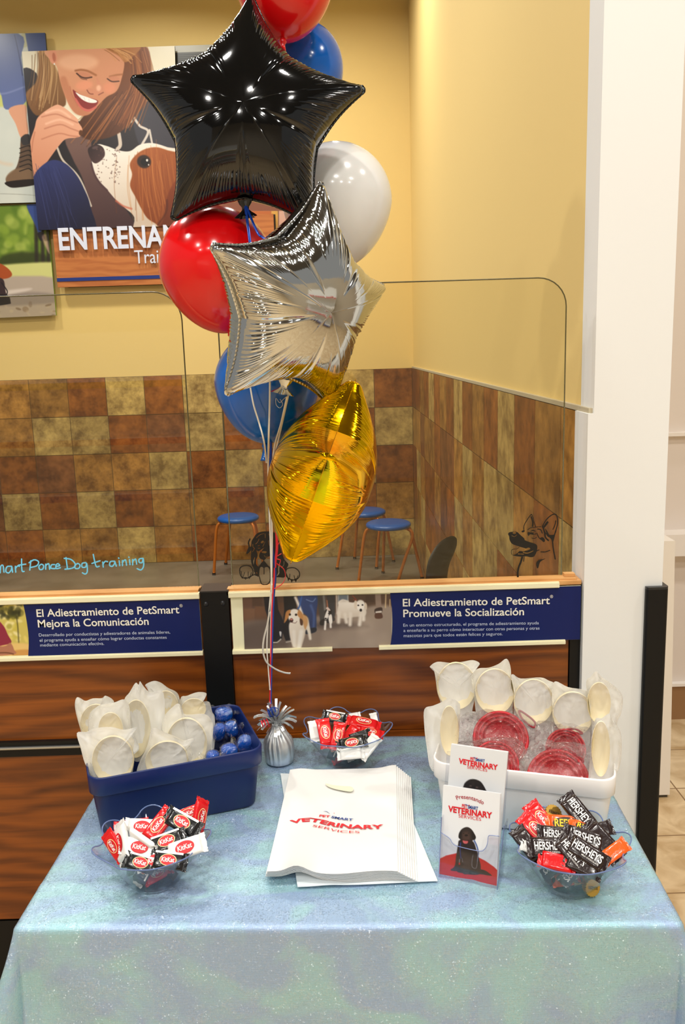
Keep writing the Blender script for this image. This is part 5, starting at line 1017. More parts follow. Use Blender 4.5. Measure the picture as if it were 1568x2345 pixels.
brochure('rear brochure in the clear holder, showing only the top of a black puppy head', RearP, rq, c, 'brochures in the clear holder', rear_logo)
fq = [(215, 728), (1018, 850), (966, 2196), (152, 2012)]
for q in range(3):
    Fm = f6(0.012+0.0012*(3-q)); brochure('edge of a brochure stacked behind the front one in the holder', lambda x, y, Fm=Fm, q=q: Fm(x+6*(3-q), y-2*(3-q)), fq, None, 'brochures behind the front one', None)
c = Canvas([(980+x*s6, 1680+y*s6) for x, y in fq], 130, 215, (230, 232, 235)).tf(980, 1680, s6); puppy(c)
brochure('front brochure in the clear holder, with a sitting black puppy wearing a stethoscope', FrontP, fq, c, 'brochures in the clear holder', fr_logo)
# ------------------------------------------------------------------ foil star balloons
def star_outline():
    pts = []; tipr, inner = 0.032, 0.615
    for k in range(5):
        a = math.radians(90+72*k); d = np.array([math.cos(a), math.sin(a)]); e = np.array([-d[1], d[0]])
        tip = d*1.0
        for s_ in np.linspace(-1, 1, 9): pts.append(d*(1-0.012*s_*s_)+e*tipr*s_)
        a2 = math.radians(90+72*k+36); I = inner*np.array([math.cos(a2), math.sin(a2)]); a3 = math.radians(90+72*(k+1)); d3 = np.array([math.cos(a3), math.sin(a3)]); e3 = np.array([-d3[1], d3[0]])
        S = pts[-1]; E3 = d3*(1-.012)-e3*tipr
        for A, B in ((S, I), (I, E3)):
            nn = np.array([-(B-A)[1], (B-A)[0]]); nn = nn/np.linalg.norm(nn)
            if np.dot(nn, I) > 0: nn = -nn
            for q in np.linspace(0, 1, 92)[1:]: pts.append(A+(B-A)*q+nn*0.030*math.sin(math.pi*q)**1)
        pts.pop()
    return np.array(pts)
SO = star_outline()
def seg_dist(X, Y, P):
    d = np.full(X.shape, 1e9); n = len(P)
    for i in range(0, n):
        x0, y0 = P[i]; x1, y1 = P[(i+1) % n]; dx, dy = x1-x0, y1-y0; t = np.clip(((X-x0)*dx+(Y-y0)*dy)/(dx*dx+dy*dy+1e-14), 0, 1)
        d = np.minimum(d, np.hypot(X-x0-t*dx, Y-y0-t*dy))
    return d
def star_height():
    n = 121; g = np.linspace(-1.05, 1.05, n); X, Y = np.meshgrid(g, g); ins = np.zeros(X.shape, bool); P = SO[::4]
    for i in range(len(P)):
        x0, y0 = P[i]; x1, y1 = P[(i+1) % len(P)]
        if y0 != y1: ins ^= ((y0 > Y) != (y1 > Y)) & (X < (x1-x0)*(Y-y0)/(y1-y0)+x0)
    u = np.zeros(X.shape); h2 = (g[1]-g[0])**2
    for _ in range(3200):
        u[1:-1, 1:-1] = 0.25*(u[:-2, 1:-1]+u[2:, 1:-1]+u[1:-1, :-2]+u[1:-1, 2:]+h2); u[~ins] = 0
    d = seg_dist(X, Y, P); G = np.where(ins & (d > .02), u/np.maximum(d, .02), np.nan)
    for _ in range(14):                                              # spread the quotient a little past the seam
        Gp = np.pad(G, 1, constant_values=np.nan); st = np.stack([Gp[:-2, 1:-1], Gp[2:, 1:-1], Gp[1:-1, :-2], Gp[1:-1, 2:]])
        c_ = np.sum(~np.isnan(st), 0); m_ = np.nansum(st, 0)/np.maximum(c_, 1); G = np.where(np.isnan(G) & (c_ > 0), m_, G)
    return g, np.nan_to_num(G, nan=0.0)
_g, _G = star_height()
TS_ = np.array([1, .995, .985, .97, .95, .925, .9, .87, .84, .8, .76, .72, .68, .64, .6, .55, .5, .45, .4, .35, .3, .25, .2, .15, .1, .05, .004])
def star_surface():
    P = TS_[:, None, None]*SO[None]; X, Y = P[..., 0], P[..., 1]
    d = np.zeros(X.shape); d[1:] = seg_dist(X[1:], Y[1:], SO[::3])
    fx = (X-_g[0])/(_g[1]-_g[0]); i = np.clip(fx.astype(int), 0, 119); fx -= i; fy = (Y-_g[0])/(_g[1]-_g[0]); j = np.clip(fy.astype(int), 0, 119); fy -= j
    q = _G[j, i]*(1-fx)*(1-fy)+_G[j, i+1]*fx*(1-fy)+_G[j+1, i]*(1-fx)*fy+_G[j+1, i+1]*fx*fy
    h = np.maximum(q*d, 0)**0.44; h /= h.max()
    return P, h, d
_SP, _SH, _SD = star_surface()
ARC = np.concatenate([[0], np.cumsum(np.linalg.norm(np.diff(SO, axis=0), axis=1))])
def foil_star(name, label, C, ey, n, R, H, m, seed, wr=1.0, pinch=0.0, ncr=26, deep=.10):
    """two foil sheets sealed along a star outline, gathered into small folds along the seam"""
    rg = np.random.default_rng(seed); t = thing(name, label, 'balloon', C); ey = unit(ey); n = unit(n-ey*np.dot(n, ey)); ex = np.cross(ey, n)
    K = len(SO); ang = np.arctan2(SO[:, 1], SO[:, 0])
    inner_dirs = [math.radians(90+72*k+36) for k in range(5)]; di = np.min([np.abs(np.angle(np.exp(1j*(ang-a)))) for a in inner_dirs], 0); tipd = math.radians(36)-di
    for side, nm in ((1, 'front_foil'), (-1, 'back_foil')):
        ph = rg.uniform(0, 6.28, 4); f1 = 330+rg.uniform(-20, 20)
        amp_arc = 0.55+0.45*np.sin(ARC*31+ph[0])*np.sin(ARC*13+ph[1])
        fold = np.sin(ARC*f1*0.62+1.5*np.sin(ARC*40+ph[2]))*amp_arc*np.clip(tipd/0.16, 0, 1)
        d = _SD; env = np.clip(d/0.03, 0, 1)*np.exp(-(np.clip(d-0.04, 0, 9)/0.075)**2)
        hh = _SH*H+side*0
        hh = hh+fold[None, :]*env*0.0026*wr
        big = np.zeros(K)                                            # a few longer creases across the folds
        for _ in range(ncr):
            c_ = rg.uniform(0, ARC[-1]); big -= np.exp(-((ARC-c_)/0.012)**2)*rg.uniform(.4, 1.2)
        hh = hh+big[None, :]*np.clip(d/0.03, 0, 1)*np.exp(-(np.clip(d-.06, 0, 9)/deep)**2)*0.0028*wr
        hh = hh-0.008*np.exp(-(di[None, :]/0.05)**2)*np.clip((TS_[:, None]-.28)/.3, 0, 1)*np.clip(d/.04, 0, 1)*(H/.1)*.5
        if pinch: hh = hh+pinch*np.exp(-(TS_[:, None]/.13)**1.2)
        P = C+_SP[..., 0:1]*R*ex+_SP[..., 1:2]*R*ey+(hh*side)[..., None]*n
        mb = MB(); mb.grid(P if side < 0 else P[:, ::-1], 0, True, close_v=True); mb.build(nm, m, t)
    a = C+SO[:, 0:1]*R*1.0*ex+SO[:, 1:2]*R*ey; b_ = C+(SO[:, 0:1]*ex+SO[:, 1:2]*ey)*(R+0.0055)+n*(np.sin(ARC*180)*0.0008)[:, None]
    MB().grid([a+n*.0004, b_+n*.0003, b_-n*.0003, a-n*.0004], 0, True, close_v=True).build('seam', m, t)
    return t, ex, ey, n
cam_v = lambda x, y, z: CR*x+CD*y+CF*z
black_foil = mat('black_foil', (8, 9, 10), 0.07, 0.0, Specular_IOR_Level=0.6, Coat_Weight=0.25, Coat_Roughness=0.03)
silver_foil = mat('silver_foil', (206, 208, 206), 0.07, 1.0)
gold_foil = mat('gold_foil', (255, 196, 8), 0.09, 1.0)
def neck(t, P, d, m, L=0.03, name='neck'):
    d = unit(d); o = unit(np.cross(d, (0.2, 1, 0.1))); q = unit(np.cross(d, o)); Gd = []
    for s_, r in ((0, .016), (.2, .013), (.4, .008), (.55, .006), (.7, .010), (.85, .016), (1.0, .021)):
        th = np.linspace(0, 2*math.pi, 22, endpoint=False); rr = r*(1+.25*np.sin(th*5)*(s_ > .5)); Gd.append(P+d*L*s_+np.outer(np.cos(th)*rr, o)+np.outer(np.sin(th)*rr*.45, q))
    MB().grid(Gd, 0, True, close_v=True).build(name, m, t)
C1 = unproj(566, 280, 1, 1.86)
tb, ex, ey, nn = foil_star('star_balloon', 'black foil star balloon at the top of the bunch', C1, cam_v(10, -290, -14), cam_v(0.02, 0.06, -1), 0.245, 0.098, black_foil, 3)
neck(tb, C1-ey*.245*.64, -ey+cam_v(.1, 0, 0), black_foil, .034)
C2 = unproj(684, 700, 1, 1.75); n2 = cam_v(0.66, 0.30, -0.69)
ts, ex, ey, nn = foil_star('star_balloon', 'tilted silver foil star balloon below the black star', C2, cam_v(.197, -.9535, -.228), n2, 0.232, 0.100, silver_foil, 5, 1.35, 0, 44, .14)
neck(ts, C2-ey*.236*.63, -ey, silver_foil, .030)
ey3 = cam_v(.08, -.13, -.985); v3 = cam_v(.331, -.944, .05); n3 = unit(np.cross(unit(v3), unit(ey3)))
Cm = unproj(741, 1076, 1, 1.75); R3 = 0.211
tg, ex, ey, nn = foil_star('star_balloon', 'gold foil star balloon seen from its edge, lowest of the bunch', Cm-unit(ey3)*R3*.309, ey3, n3, R3, 0.112, gold_foil, 8, 1.3, 0, 50, .20)
# ------------------------------------------------------------------ latex balloons
def latex(name, label, m, px, Y, rx, zt, zb, neck_dir, tail=True):
    C = unproj(*px, 1, Y); s = ppm(C); d = unit(CR*neck_dir[0]+CD*neck_dir[1]); o = unit(np.cross(d, (0, 1, 0.1))); q = np.cross(d, o)
    t = thing(name, label, 'balloon', C); rx, zt, zb = rx/s, zt/s, zb/s
    prof = [(rx*math.sin(u), -zt*math.cos(u)) for u in np.linspace(0.004, math.pi/2, 18)]+[(max(rx*math.cos(u)**1.12*(1-.06*math.sin(2*u)), .0065), zb*math.sin(u)) for u in np.linspace(0.08, math.pi/2, 20)]
    th = np.linspace(0, 2*math.pi, 48, endpoint=False)
    Gd = [C+d*z+r*(np.outer(np.cos(th), o)+np.outer(np.sin(th), q)) for r, z in prof]; MB().grid(Gd[::-1], 0, True, close_v=True).build('balloon_skin', m, t)
    K_ = C+d*zb; pr = [(.0065, -.002), (.0075, .003), (.0085, .006), (.0065, .009), (.005, .012), (.0065, .02), (.0085, .03), (.010, .036), (.0112, .0375), (.010, .039), (.0085, .037)]
    MB().grid([K_+d*z+r*(np.outer(np.cos(th), o)+np.outer(np.sin(th), q)) for r, z in pr][::-1], 0, True, close_v=True).build('knot', m, t)
    return K_+d*.012
def latex_mat(name, rgb): return mat(name, rgb, 0.17, 0.0, Subsurface_Weight=0.12, Subsurface_Radius=(0.02, 0.01, 0.01), Coat_Weight=0.25)
redl = latex_mat('red_latex', (226, 10, 16)); bluel = latex_mat('blue_latex', (0, 94, 188)); whitel = latex_mat('white_latex', (228, 228, 226))
kr = latex('latex_balloon', 'round red balloon left of the silver star', redl, (496, 612), 1.94, 131, 136, 152, (.22, 1))
kb = latex('latex_balloon', 'round blue balloon below the silver star, with its knot showing', bluel, (612, 880), 1.945, 121, 122, 136, (-.03, 1))
kw = latex('latex_balloon', 'round white balloon right of the black star', whitel, (771, 462), 2.04, 126, 129, 152, (-.02, 1))
kr2 = latex('latex_balloon', 'red balloon at the top edge behind the black star tip', redl, (650, -42), 1.99, 114, 120, 132, (-.02, 1))
kb2 = latex('latex_balloon', 'blue balloon between the black star and the wall, under the red one', bluel, (690, 165), 2.16, 95, 108, 128, (-.25, 1))
# ------------------------------------------------------------------ balloon weight
silver_wrap = mat('silver_foil_wrap', (222, 225, 226), 0.36, 0.75); add_bump(silver_wrap, 90, .25, .002)
WB = np.array([-0.166, 1.908, ZTB+.0015])
t = thing('balloon_weight', 'silver foil wrapped balloon weight with shredded foil top', 'balloon weight', WB)
th = np.linspace(0, 2*math.pi, 120, endpoint=False); Gd = []
for r, z in [(.001, 0), (.030, 0.0), (.0335, .002), (.0345, .02), (.0352, .036), (.034, .048), (.0295, .060), (.022, .071), (.0145, .081), (.0105, .088), (.0095, .092), (.011, .097), (.001, .098)]:
    k = np.clip(z/.09, 0, 1)**2; rr = r*(1+(.035+.12*k)*np.sin(th*14+2*np.sin(th*3)+z*30)*(z > .006)+.02*np.sin(th*5)*(z > .01)); Gd.append(np.stack([WB[0]+rr*np.cos(th)+k*-.004, WB[1]+rr*np.sin(th), WB[2]+z+0*th], 1))
MB().grid(Gd, 0, True, close_v=True).build('body', silver_wrap, t)
mb = MB()
for k in range(74):
    a = rng.uniform(0, 2*math.pi); el = rng.uniform(-.75, 1.35); L = rng.uniform(.028, .052); w = rng.uniform(.0022, .0042)
    d = np.array([math.cos(a)*math.cos(el), math.sin(a)*math.cos(el), math.sin(el)]); s0 = WB+np.array([-.004, 0, .090+rng.uniform(0, .012)])+d*np.array([.006, .006, .004]); sd = unit(np.cross(d, rng.normal(0, 1, 3))); pts = []
    for q in np.linspace(0, 1, 6): c_ = s0+np.array([d[0], d[1], 0])*L*q*1.05+np.array([0, 0, 1])*(L*(.95*q*max(math.sin(el), .1)+.55*q-(.75 if el < .5 else .45)*q*q)); pts.append([c_-sd*w, c_+sd*w])
    mb.grid(pts, 0, False)
mb.build('foil_fringe', silver_wrap, t)
rib_b = mat('blue_ribbon', (18, 58, 150), 0.25, 0.2); rib_r = mat('red_ribbon', (226, 42, 56), 0.3, 0.1); rib_w = mat('white_ribbon', (226, 224, 216), 0.3, 0.1); rib_s = mat('silver_ribbon', (206, 206, 202), 0.25, 0.5)
def coil(c, ax, r, turns, pitch, n=40):
    ax = unit(ax); o = unit(np.cross(ax, (0.3, 1, .2))); q = np.cross(ax, o)
    return [np.array(c)+ax*pitch*s_+r*(o*math.cos(s_*6.283)+q*math.sin(s_*6.283)) for s_ in np.linspace(0, turns, n)]
NK = WB+np.array([-.004, 0, .100]); KT = unproj(619, 1612, 1, 1.905)
MB().tube(coil(KT+np.array([-.004, -.004, -.02]), (1, 0, .2), .011, 2.2, .008), .0022, 6, flat=(1, .3)).tube(coil(KT+np.array([.008, -.006, -.018]), (0.3, -1, 0), .012, 1.3, .003), .0022, 6, flat=(1, .3)).build('ribbon_curls', rib_b, t)
MB().tube(coil(KT+np.array([-.022, -.012, -.045]), (1, .2, .1), .010, 2.5, .007), .0018, 6, flat=(1, .3)).tube([NK, KT+np.array([0, 0, -.02]), KT], .0022, 6).build('ribbon_knot', rib_r, t)
# ------------------------------------------------------------------ ribbons
YRB = 1.905
def ribbon(label, m, px, w=.0026, ends=(None, None), Ys=None, curls=()):
    pts = [unproj(x, y, 1, (Ys[i] if Ys else YRB)) for i, (x, y) in enumerate(px)]
    if ends[0] is not None: pts[0] = np.array(ends[0])
    if ends[1] is not None: pts[-1] = np.array(ends[1])
    t = thing('balloon_ribbon', label, 'ribbon', pts[0], 'curling ribbons of the balloon bunch')
    mb = MB().tube(smooth_poly(pts, 8, False), w, 8, flat=(1.0, .28))
    mb.build('strand', m, t)
    for c_ in curls: MB().tube(c_, w, 8, flat=(1, .28)).build('curl', m, t)
    return t
Kt = KT
nb_ = C1-unit(cam_v(10, -290, -14))*.245*.66
ribbon('blue ribbon rising from the weight to the black star balloon', rib_b, [(619, 1612), (622, 1480), (626, 1370), (630, 1310), (621, 1230), (616, 1120), (620, 1000), (604, 860), (590, 700), (578, 600), (582, 520)], .0030, (Kt, nb_), [1.905]*7+[1.90, 1.80, 1.78, 1.82])
ribbon('short blue ribbon tail zigzagging below the black star', rib_b, [(583, 512), (588, 530), (600, 543), (611, 552), (598, 568), (595, 585)], .0030, (nb_, None), [1.80]*6)
ribbon('red ribbon with curled tail hanging beside the gold star tip', rib_r, [(619, 1612), (621, 1500), (623, 1400), (627, 1345), (630, 1290), (634, 1250), (630, 1180)], .0030, (Kt, None), [1.905]*7,
       [smooth_poly([unproj(x, y, 1, 1.885) for x, y in [(640, 1241), (634, 1254), (634, 1272), (640, 1270), (644, 1268)]], 6, False), smooth_poly([unproj(x, y, 1, 1.885) for x, y in [(636, 1292), (650, 1304), (653, 1322), (645, 1338), (628, 1348)]], 6, False), smooth_poly([unproj(x, y, 1, 1.885) for x, y in [(633, 1280), (642, 1283), (638, 1294), (634, 1290)]], 6, False)])
ribbon('white ribbon from the weight up to the silver star neck', rib_w, [(618, 1612), (620, 1450), (621, 1330), (620, 1220), (617, 1120), (630, 1040), (648, 960), (660, 905)], .0017, (Kt, None), [1.905]*6+[1.83, 1.78])
ribbon('second white ribbon slanting up to the silver star neck', rib_w, [(621, 1360), (623, 1230), (621, 1120), (627, 1030), (643, 970), (657, 908)], .0018, (None, None), [1.90]*4+[1.83, 1.78])
ribbon('white ribbon running straight up behind the silver star', rib_w, [(622, 1340), (618, 1200), (614, 1080), (615, 1000), (617, 930), (618, 860)], .0020, (None, None), [1.90, 1.90, 1.89, 1.80, 1.80, 1.80])
ribbon('white ribbon on the left, slanting to the red balloon', rib_w, [(610, 1060), (604, 1010), (592, 965), (580, 925), (572, 880)], .0018, (None, None), [1.88, 1.80, 1.80, 1.80, 1.81])
ribbon('curled silver ribbon end under the silver star neck', rib_s, [(656, 908), (648, 915), (640, 922), (632, 912), (632, 926), (640, 934), (647, 926), (641, 914)], .0020, (None, None), [1.76]*8)
ribbon('loose silver ribbon tail curving right, low beside the bundle', rib_s, [(617, 1400), (612, 1430), (604, 1462), (602, 1490), (610, 1516), (630, 1532), (650, 1540), (665, 1542)], .0022, (None, None), [1.89]*8)
ribbon('thin white ribbon tail crossing the dog banner', rib_w, [(620, 1352), (614, 1420), (611, 1480), (614, 1530), (618, 1580)], .0014, (None, None), [1.895]*5)
ribbon('blue ribbon hidden behind the black and silver stars, up to the upper blue balloon', rib_b, [(664, 290), (650, 400), (662, 520), (662, 640), (645, 800), (622, 930), (618, 1000)], .0018, (kb2, None), [2.16, 2.12, 2.09, 2.09, 2.08, 2.07, 2.0])
# ------------------------------------------------------------------ candy bowls
bowl_m = clear_mat('clear_bowl_plastic', (248, 250, 251), 0.025, 0.02, ior=1.42); bowl_rim = mat('bowl_rim_plastic', (110, 130, 178), 0.12, Alpha=0.8)
def candy_bowl(label, base_px, yaw, R=.102, h=.082):
    C = unproj(*base_px, 2, ZTB); C[2] = ZTB+.0026
    t = thing('candy_bowl', label, 'bowl', C, 'clear candy bowls')
    th = np.linspace(0, 2*math.pi, 168, endpoint=False)+yaw; NL = 7
    def ring(s_, off):
        k = s_**1.4; lob = np.cos(NL*th); lob = np.sign(lob)*np.abs(lob)**.8
        r = (.049+(R-.049)*(.82*s_+.18*s_*s_))*(1+.085*k*lob)+off; z = h*s_*(1+.075*k*lob*(s_ > .5))
        return np.stack([C[0]+r*np.cos(th), C[1]+r*np.sin(th), C[2]+z], 1)
    S = np.linspace(0, 1, 14); mb = MB()
    mb.grid([np.stack([C[0]+q*np.cos(th), C[1]+q*np.sin(th), C[2]+0*th], 1) for q in (.001, .03)]+[ring(s_, 0) for s_ in S], 0, True, close_v=True)
    mb.grid([ring(s_, -.0016) for s_ in S[::-1]]+[np.stack([C[0]+q*np.cos(th), C[1]+q*np.sin(th), C[2]+.0018+0*th], 1) for q in (.03, .001)], 0, True, close_v=True)
    mb.build('bowl_wall', bowl_m, t)
    MB().tube(ring(1.0, -.0008), .0013, 8, closed=True).build('rim', bowl_rim, t)
    return C
CB = [candy_bowl('clear scalloped bowl of red, white and black candy in front of the navy bin', (356, 2012), .2), candy_bowl('clear scalloped bowl of candy behind the white bags', (795, 1742), .5), candy_bowl('clear scalloped bowl of dark brown candy in front of the white bin', (1302, 2022), .35)]
# ------------------------------------------------------------------ wrapped candies
def wrap_mat(name, rgb): 
    m = mat(name, rgb, 0.22, 0.0, Coat_Weight=.3); add_bump(m, 140, .22, .002, 2); return m
WM = {'red': wrap_mat('red_wrapper', (214, 10, 18)), 'white': wrap_mat('white_wrapper', (232, 232, 230)), 'black': wrap_mat('black_wrapper', (14, 15, 17)), 'dark': wrap_mat('dark_brown_wrapper', (34, 18, 18)), 'orange': wrap_mat('orange_wrapper', (236, 92, 16)), 'gold': mat('gold_candy_foil', (224, 178, 84), 0.25, .85)}
ink_w = mat('white_candy_print', (244, 242, 238), 0.4); ink_r = mat('red_candy_print', (206, 16, 28), 0.4); ink_c = mat('cream_candy_print', (246, 224, 160), 0.4); ink_y = mat('yellow_candy_print', (250, 206, 30), 0.4); ink_k = mat('brown_candy_print', (40, 20, 12), 0.4)
LC, WC, TC = .074, .033, .0125
def bar_mesh():
    st = [(-.5, .52, .02), (-.475, .53, .06), (-.45, .52, .03), (-.42, .52, .05), (-.395, .50, .08), (-.375, .48, .55), (-.35, .47, .85), (-.3, .475, 1), (-.1, .48, 1), (.1, .48, 1)]
    st = st+[(-a, b, c) for a, b, c in st[::-1]][1:] if False else st[:8]+[(-.15, .478, 1), (0, .48, 1), (.15, .478, 1)]+[(-a, b, c) for a, b, c in st[:8][::-1]]
    n = 28; G = []
    for q, (a, b, c) in enumerate(st):
        ring = []
        for k in range(n):
            f = 2*math.pi*k/n; sx = math.copysign(abs(math.cos(f))**.5, math.cos(f)); sz = math.copysign(abs(math.sin(f))**.5, math.sin(f))
            zig = (.010*((k % 2)*2-1) if q in (0, len(st)-1) else 0); rip = .0009*math.sin(sx*14+q) if c < .2 else 0
            ring.append(((a+zig)*LC, sx*b*WC, sz*c*TC/2+rip+random.uniform(-1, 1)*.0003))
        G.append(ring)
    mb = MB(); mb.grid(G, 0, True, close_v=True); return mb
CM = {}
def candy_meshes(kind):
    if kind in CM: return CM[kind]
    z = TC/2+.0006; n = np.array([0, 0, 1.0]); X = np.array([1, 0, 0.]); Yv = np.array([0, 1., 0]); parts = []
    base = 'dark' if kind.startswith('dark') else kind
    if kind == 'gold':
        mb = MB(); th = 40; prof = [(.001, -.008), (.0115, -.008), (.0125, -.006), (.0155, .007), (.0148, .0085), (.001, .0085)]; G = []
        for r, zz_ in prof: G.append([(r*(1+.05*((k % 2)*2-1)*(r > .01))*math.cos(2*math.pi*k/th), r*(1+.05*((k % 2)*2-1)*(r > .01))*math.sin(2*math.pi*k/th), zz_) for k in range(th)])
        mb.grid(G, 0, False, close_v=True); parts.append(('wrapper', mb, WM['gold']))
        m2 = MB(); text_on(m2, "REESE'S", [(-.0095, -.0025, .0088), (.0095, -.0025, .0088)], Yv, .005, n, .01); parts.append(('logo', m2, ink_k))
    else:
        parts.append(('wrapper', bar_mesh(), WM[base]))
        mb = MB(); oval = lambda rx, ry, zz_, cx=0: [(cx+rx*math.cos(q), ry*math.sin(q), zz_) for q in np.linspace(0, 2*math.pi, 32, endpoint=False)]
        F32 = [tuple(range(32))]
        if kind in ('red', 'white', 'black'):
            mb.add(oval(.0165, .0108, z+.0001), F32, 1); mb.add(oval(.0150, .0096, z+.0004), F32, 2)
            text_on(mb, 'KitKat', [(-.0125, -.0040, z), (.0125, -.0034, z)], Yv, .0082, n, .022, 0, lift=.0008)
            parts.append(('logo', mb, [ink_w, ink_c if kind != 'white' else ink_r, ink_r]))
            if kind == 'black':
                m2 = MB(); m2.add([(-.027, .0112, z), (.027, .0112, z), (.027, .0152, z-.0004), (-.027, .0152, z-.0004)], [(0, 1, 2, 3)]); parts.append(('stripe', m2, ink_w))
        elif kind == 'dark':
            text_on(mb, "HERSHEY'S", [(-.0255, -.0055, z), (.0255, -.0055, z)], Yv, .0125, n, .02); text_on(mb, 'MILK CHOCOLATE', [(-.006, -.0105, z), (.0235, -.0105, z)], Yv, .0026, n, .005); parts.append(('logo', mb, ink_w))
        elif kind == 'orange':
            text_on(mb, "REESE'S", [(-.022, -.005, z), (.022, -.004, z)], Yv, .012, n, .02, 0, lift=.0006); mb.add(oval(.025, .0115, z+.0001), F32, 1); parts.append(('logo', mb, [ink_y, ink_k]))
    CM[kind] = [(nm, mb.mesh(nm, m), m) for nm, mb, m in parts]; return CM[kind]
def candy(label, kind, p, ang, z=None, n=None, roll=0, sc=1.0, group=None, plain=False, tilt=(0, 0)):
    C = unproj(p[0], p[1], 2, ZTB+.088 if z is None else z) if len(p) == 2 else np.array(p, float)
    n = unit(n) if n is not None else unit(-CF*.62+np.array([0, 0, .55])+CR*tilt[0]+CD*tilt[1])
    a = math.radians(ang); d = CR*math.cos(a)+CD*math.sin(a); x = unit(d-n*np.dot(d, n)); y = np.cross(n, x)
    if roll: r_ = math.radians(roll); y, n = y*math.cos(r_)+n*math.sin(r_), n*math.cos(r_)-y*math.sin(r_)
    t = thing('wrapped_candy', label, 'candy', C, group)
    t.matrix_world = Matrix(((x[0]*sc, y[0]*sc, n[0]*sc, C[0]), (x[1]*sc, y[1]*sc, n[1]*sc, C[1]), (x[2]*sc, y[2]*sc, n[2]*sc, C[2]), (0, 0, 0, 1)))
    for nm, me, _ in candy_meshes(kind):
        if plain and nm != 'wrapper': continue
        o = bpy.data.objects.new(nm, me); COL.objects.link(o); o.parent = t
    return t
def zc(x, y, ox, oy, s): return (ox+x*s, oy+y*s)
L4 = lambda x, y: zc(x, y, 210, 1820, .19133); L7 = lambda x, y: zc(x, y, 1140, 1800, .1977); L2 = lambda x, y: zc(x, y, 540, 1580, .2423)
g = 'candies in the bowl before the navy bin'
zB = ZTB
candy('red wrapped candy lying diagonally at the middle of the left bowl', 'red', L4(800, 370), -62, zB+.094, group=g, sc=1.02)
candy('black wrapped candy with a white edge stripe, topmost in the left bowl', 'black', L4(1085, 335), 33, zB+.100, group=g, sc=1.06)
candy('black wrapped candy in the centre of the left bowl, below the topmost', 'black', L4(900, 560), -24, zB+.089, group=g, sc=.98)
candy('white wrapped candy with a red oval, front left of the left bowl', 'white', L4(580, 640), 14, zB+.082, group=g)
candy('white wrapped candy standing on its edge at the left of the left bowl', 'white', L4(365, 575), 75, zB+.086, group=g, roll=48, sc=1.08)
candy('white wrapped candy at the back of the left bowl, under the red one', 'white', L4(610, 390), 4, zB+.086, group=g, sc=.98)
candy('white wrapped candy on its side, crossing the middle of the left bowl', 'white', L4(600, 560), 38, zB+.088, group=g, roll=70, plain=True)
candy('small red wrapped candy poking over the left rim of the left bowl', 'red', L4(270, 610), 56, zB+.080, group=g, sc=.86, roll=35)
candy('white wrapped candy with a red oval, right side of the left bowl', 'white', L4(1120, 640), -22, zB+.082, group=g, sc=1.06)
candy('red wrapped candy standing upright at the right of the left bowl', 'red', L4(1290, 270), -86, zB+.098, group=g, roll=55, sc=.98)
candy('red wrapped candy lying at the back right of the left bowl', 'red', L4(1150, 235), -26, zB+.092, group=g, sc=.86)
candy('red wrapped candy half hidden at the back left of the left bowl', 'red', L4(470, 390), -10, zB+.080, group=g, sc=.9)
candy('white wrapped candy under the front rim of the left bowl', 'white', L4(760, 790), -16, zB+.070, group=g, sc=.9)
candy('black wrapped candy under the front rim of the left bowl', 'black', L4(590, 820), 18, zB+.068, group=g, sc=.9)
candy('black wrapped candy wedged under the centre pair in the left bowl', 'black', L4(920, 790), 8, zB+.072, group=g, sc=.95)
def fill(C, kinds, g, lab, n=8):
    for k in range(n):
        a = k*2*math.pi/n+rng.uniform(-.2, .2); lay = k % 2; r = (.017, .036)[lay]; z = C[2]+(.016, .042)[lay]+rng.uniform(0, .004)
        p = C+np.array([r*math.cos(a), r*math.sin(a), 0]); p[2] = z; kd = kinds[k % len(kinds)]
        candy('%s candy low inside %s' % ({'red': 'red wrapped', 'white': 'white wrapped', 'black': 'black wrapped', 'dark': 'dark brown wrapped', 'gold': 'gold foil', 'orange': 'orange wrapped'}[kd], lab), kd, p, rng.uniform(0, 180), None, np.array([math.cos(a)*(.5+lay*.5), math.sin(a)*(.5+lay*.5), .8]), sc=.78 if kd != 'gold' else .9, group=g+', low down')
fill(CB[0], ['black', 'black', 'white', 'black', 'red', 'black'], g, 'the left bowl', 12)
g = 'candies in the bowl behind the bags'
candy('red wrapped candy leaning upright at the front left of the rear bowl', 'red', L2(842, 410), 80, zB+.088, group=g, roll=-8, sc=1.0)
candy('second red wrapped candy leaning upright in the middle of the rear bowl', 'red', L2(965, 435), 97, zB+.088, group=g, sc=.92)
candy('black wrapped candy with a red oval, at the back of the rear bowl', 'black', L2(935, 258), 14, zB+.096, group=g, sc=.86)
candy('red wrapped candy lying across the back right of the rear bowl', 'red', L2(1205, 315), 16, zB+.094, group=g, roll=-30, sc=1.12)
candy('red wrapped candy below it at the right of the rear bowl', 'red', L2(1270, 405), 14, zB+.084, group=g, roll=-25, sc=.86)
candy('small red wrapped candy tilted in the middle right of the rear bowl', 'red', L2(1075, 415), -62, zB+.086, group=g, sc=.72, plain=True)
candy('black wrapped candy with a white stripe, front right of the rear bowl', 'black', L2(1095, 505), 165, zB+.078, group=g, sc=.98)
candy('plain black wrapped candy at the right of the rear bowl', 'black', L2(1165, 445), -22, zB+.080, group=g, sc=.8, plain=True, roll=20)
candy('white wrapped candy upright at the left rim of the rear bowl', 'white', L2(738, 390), 82, zB+.082, group=g, sc=.72, plain=True)
candy('white wrapped candy under the front rim of the rear bowl', 'white', L2(1085, 600), -6, zB+.062, group=g, sc=.85, plain=True)
candy('white wrapped candy leaning at the right rim of the rear bowl', 'white', L2(1255, 540), -58, zB+.068, group=g, sc=.9, plain=True)
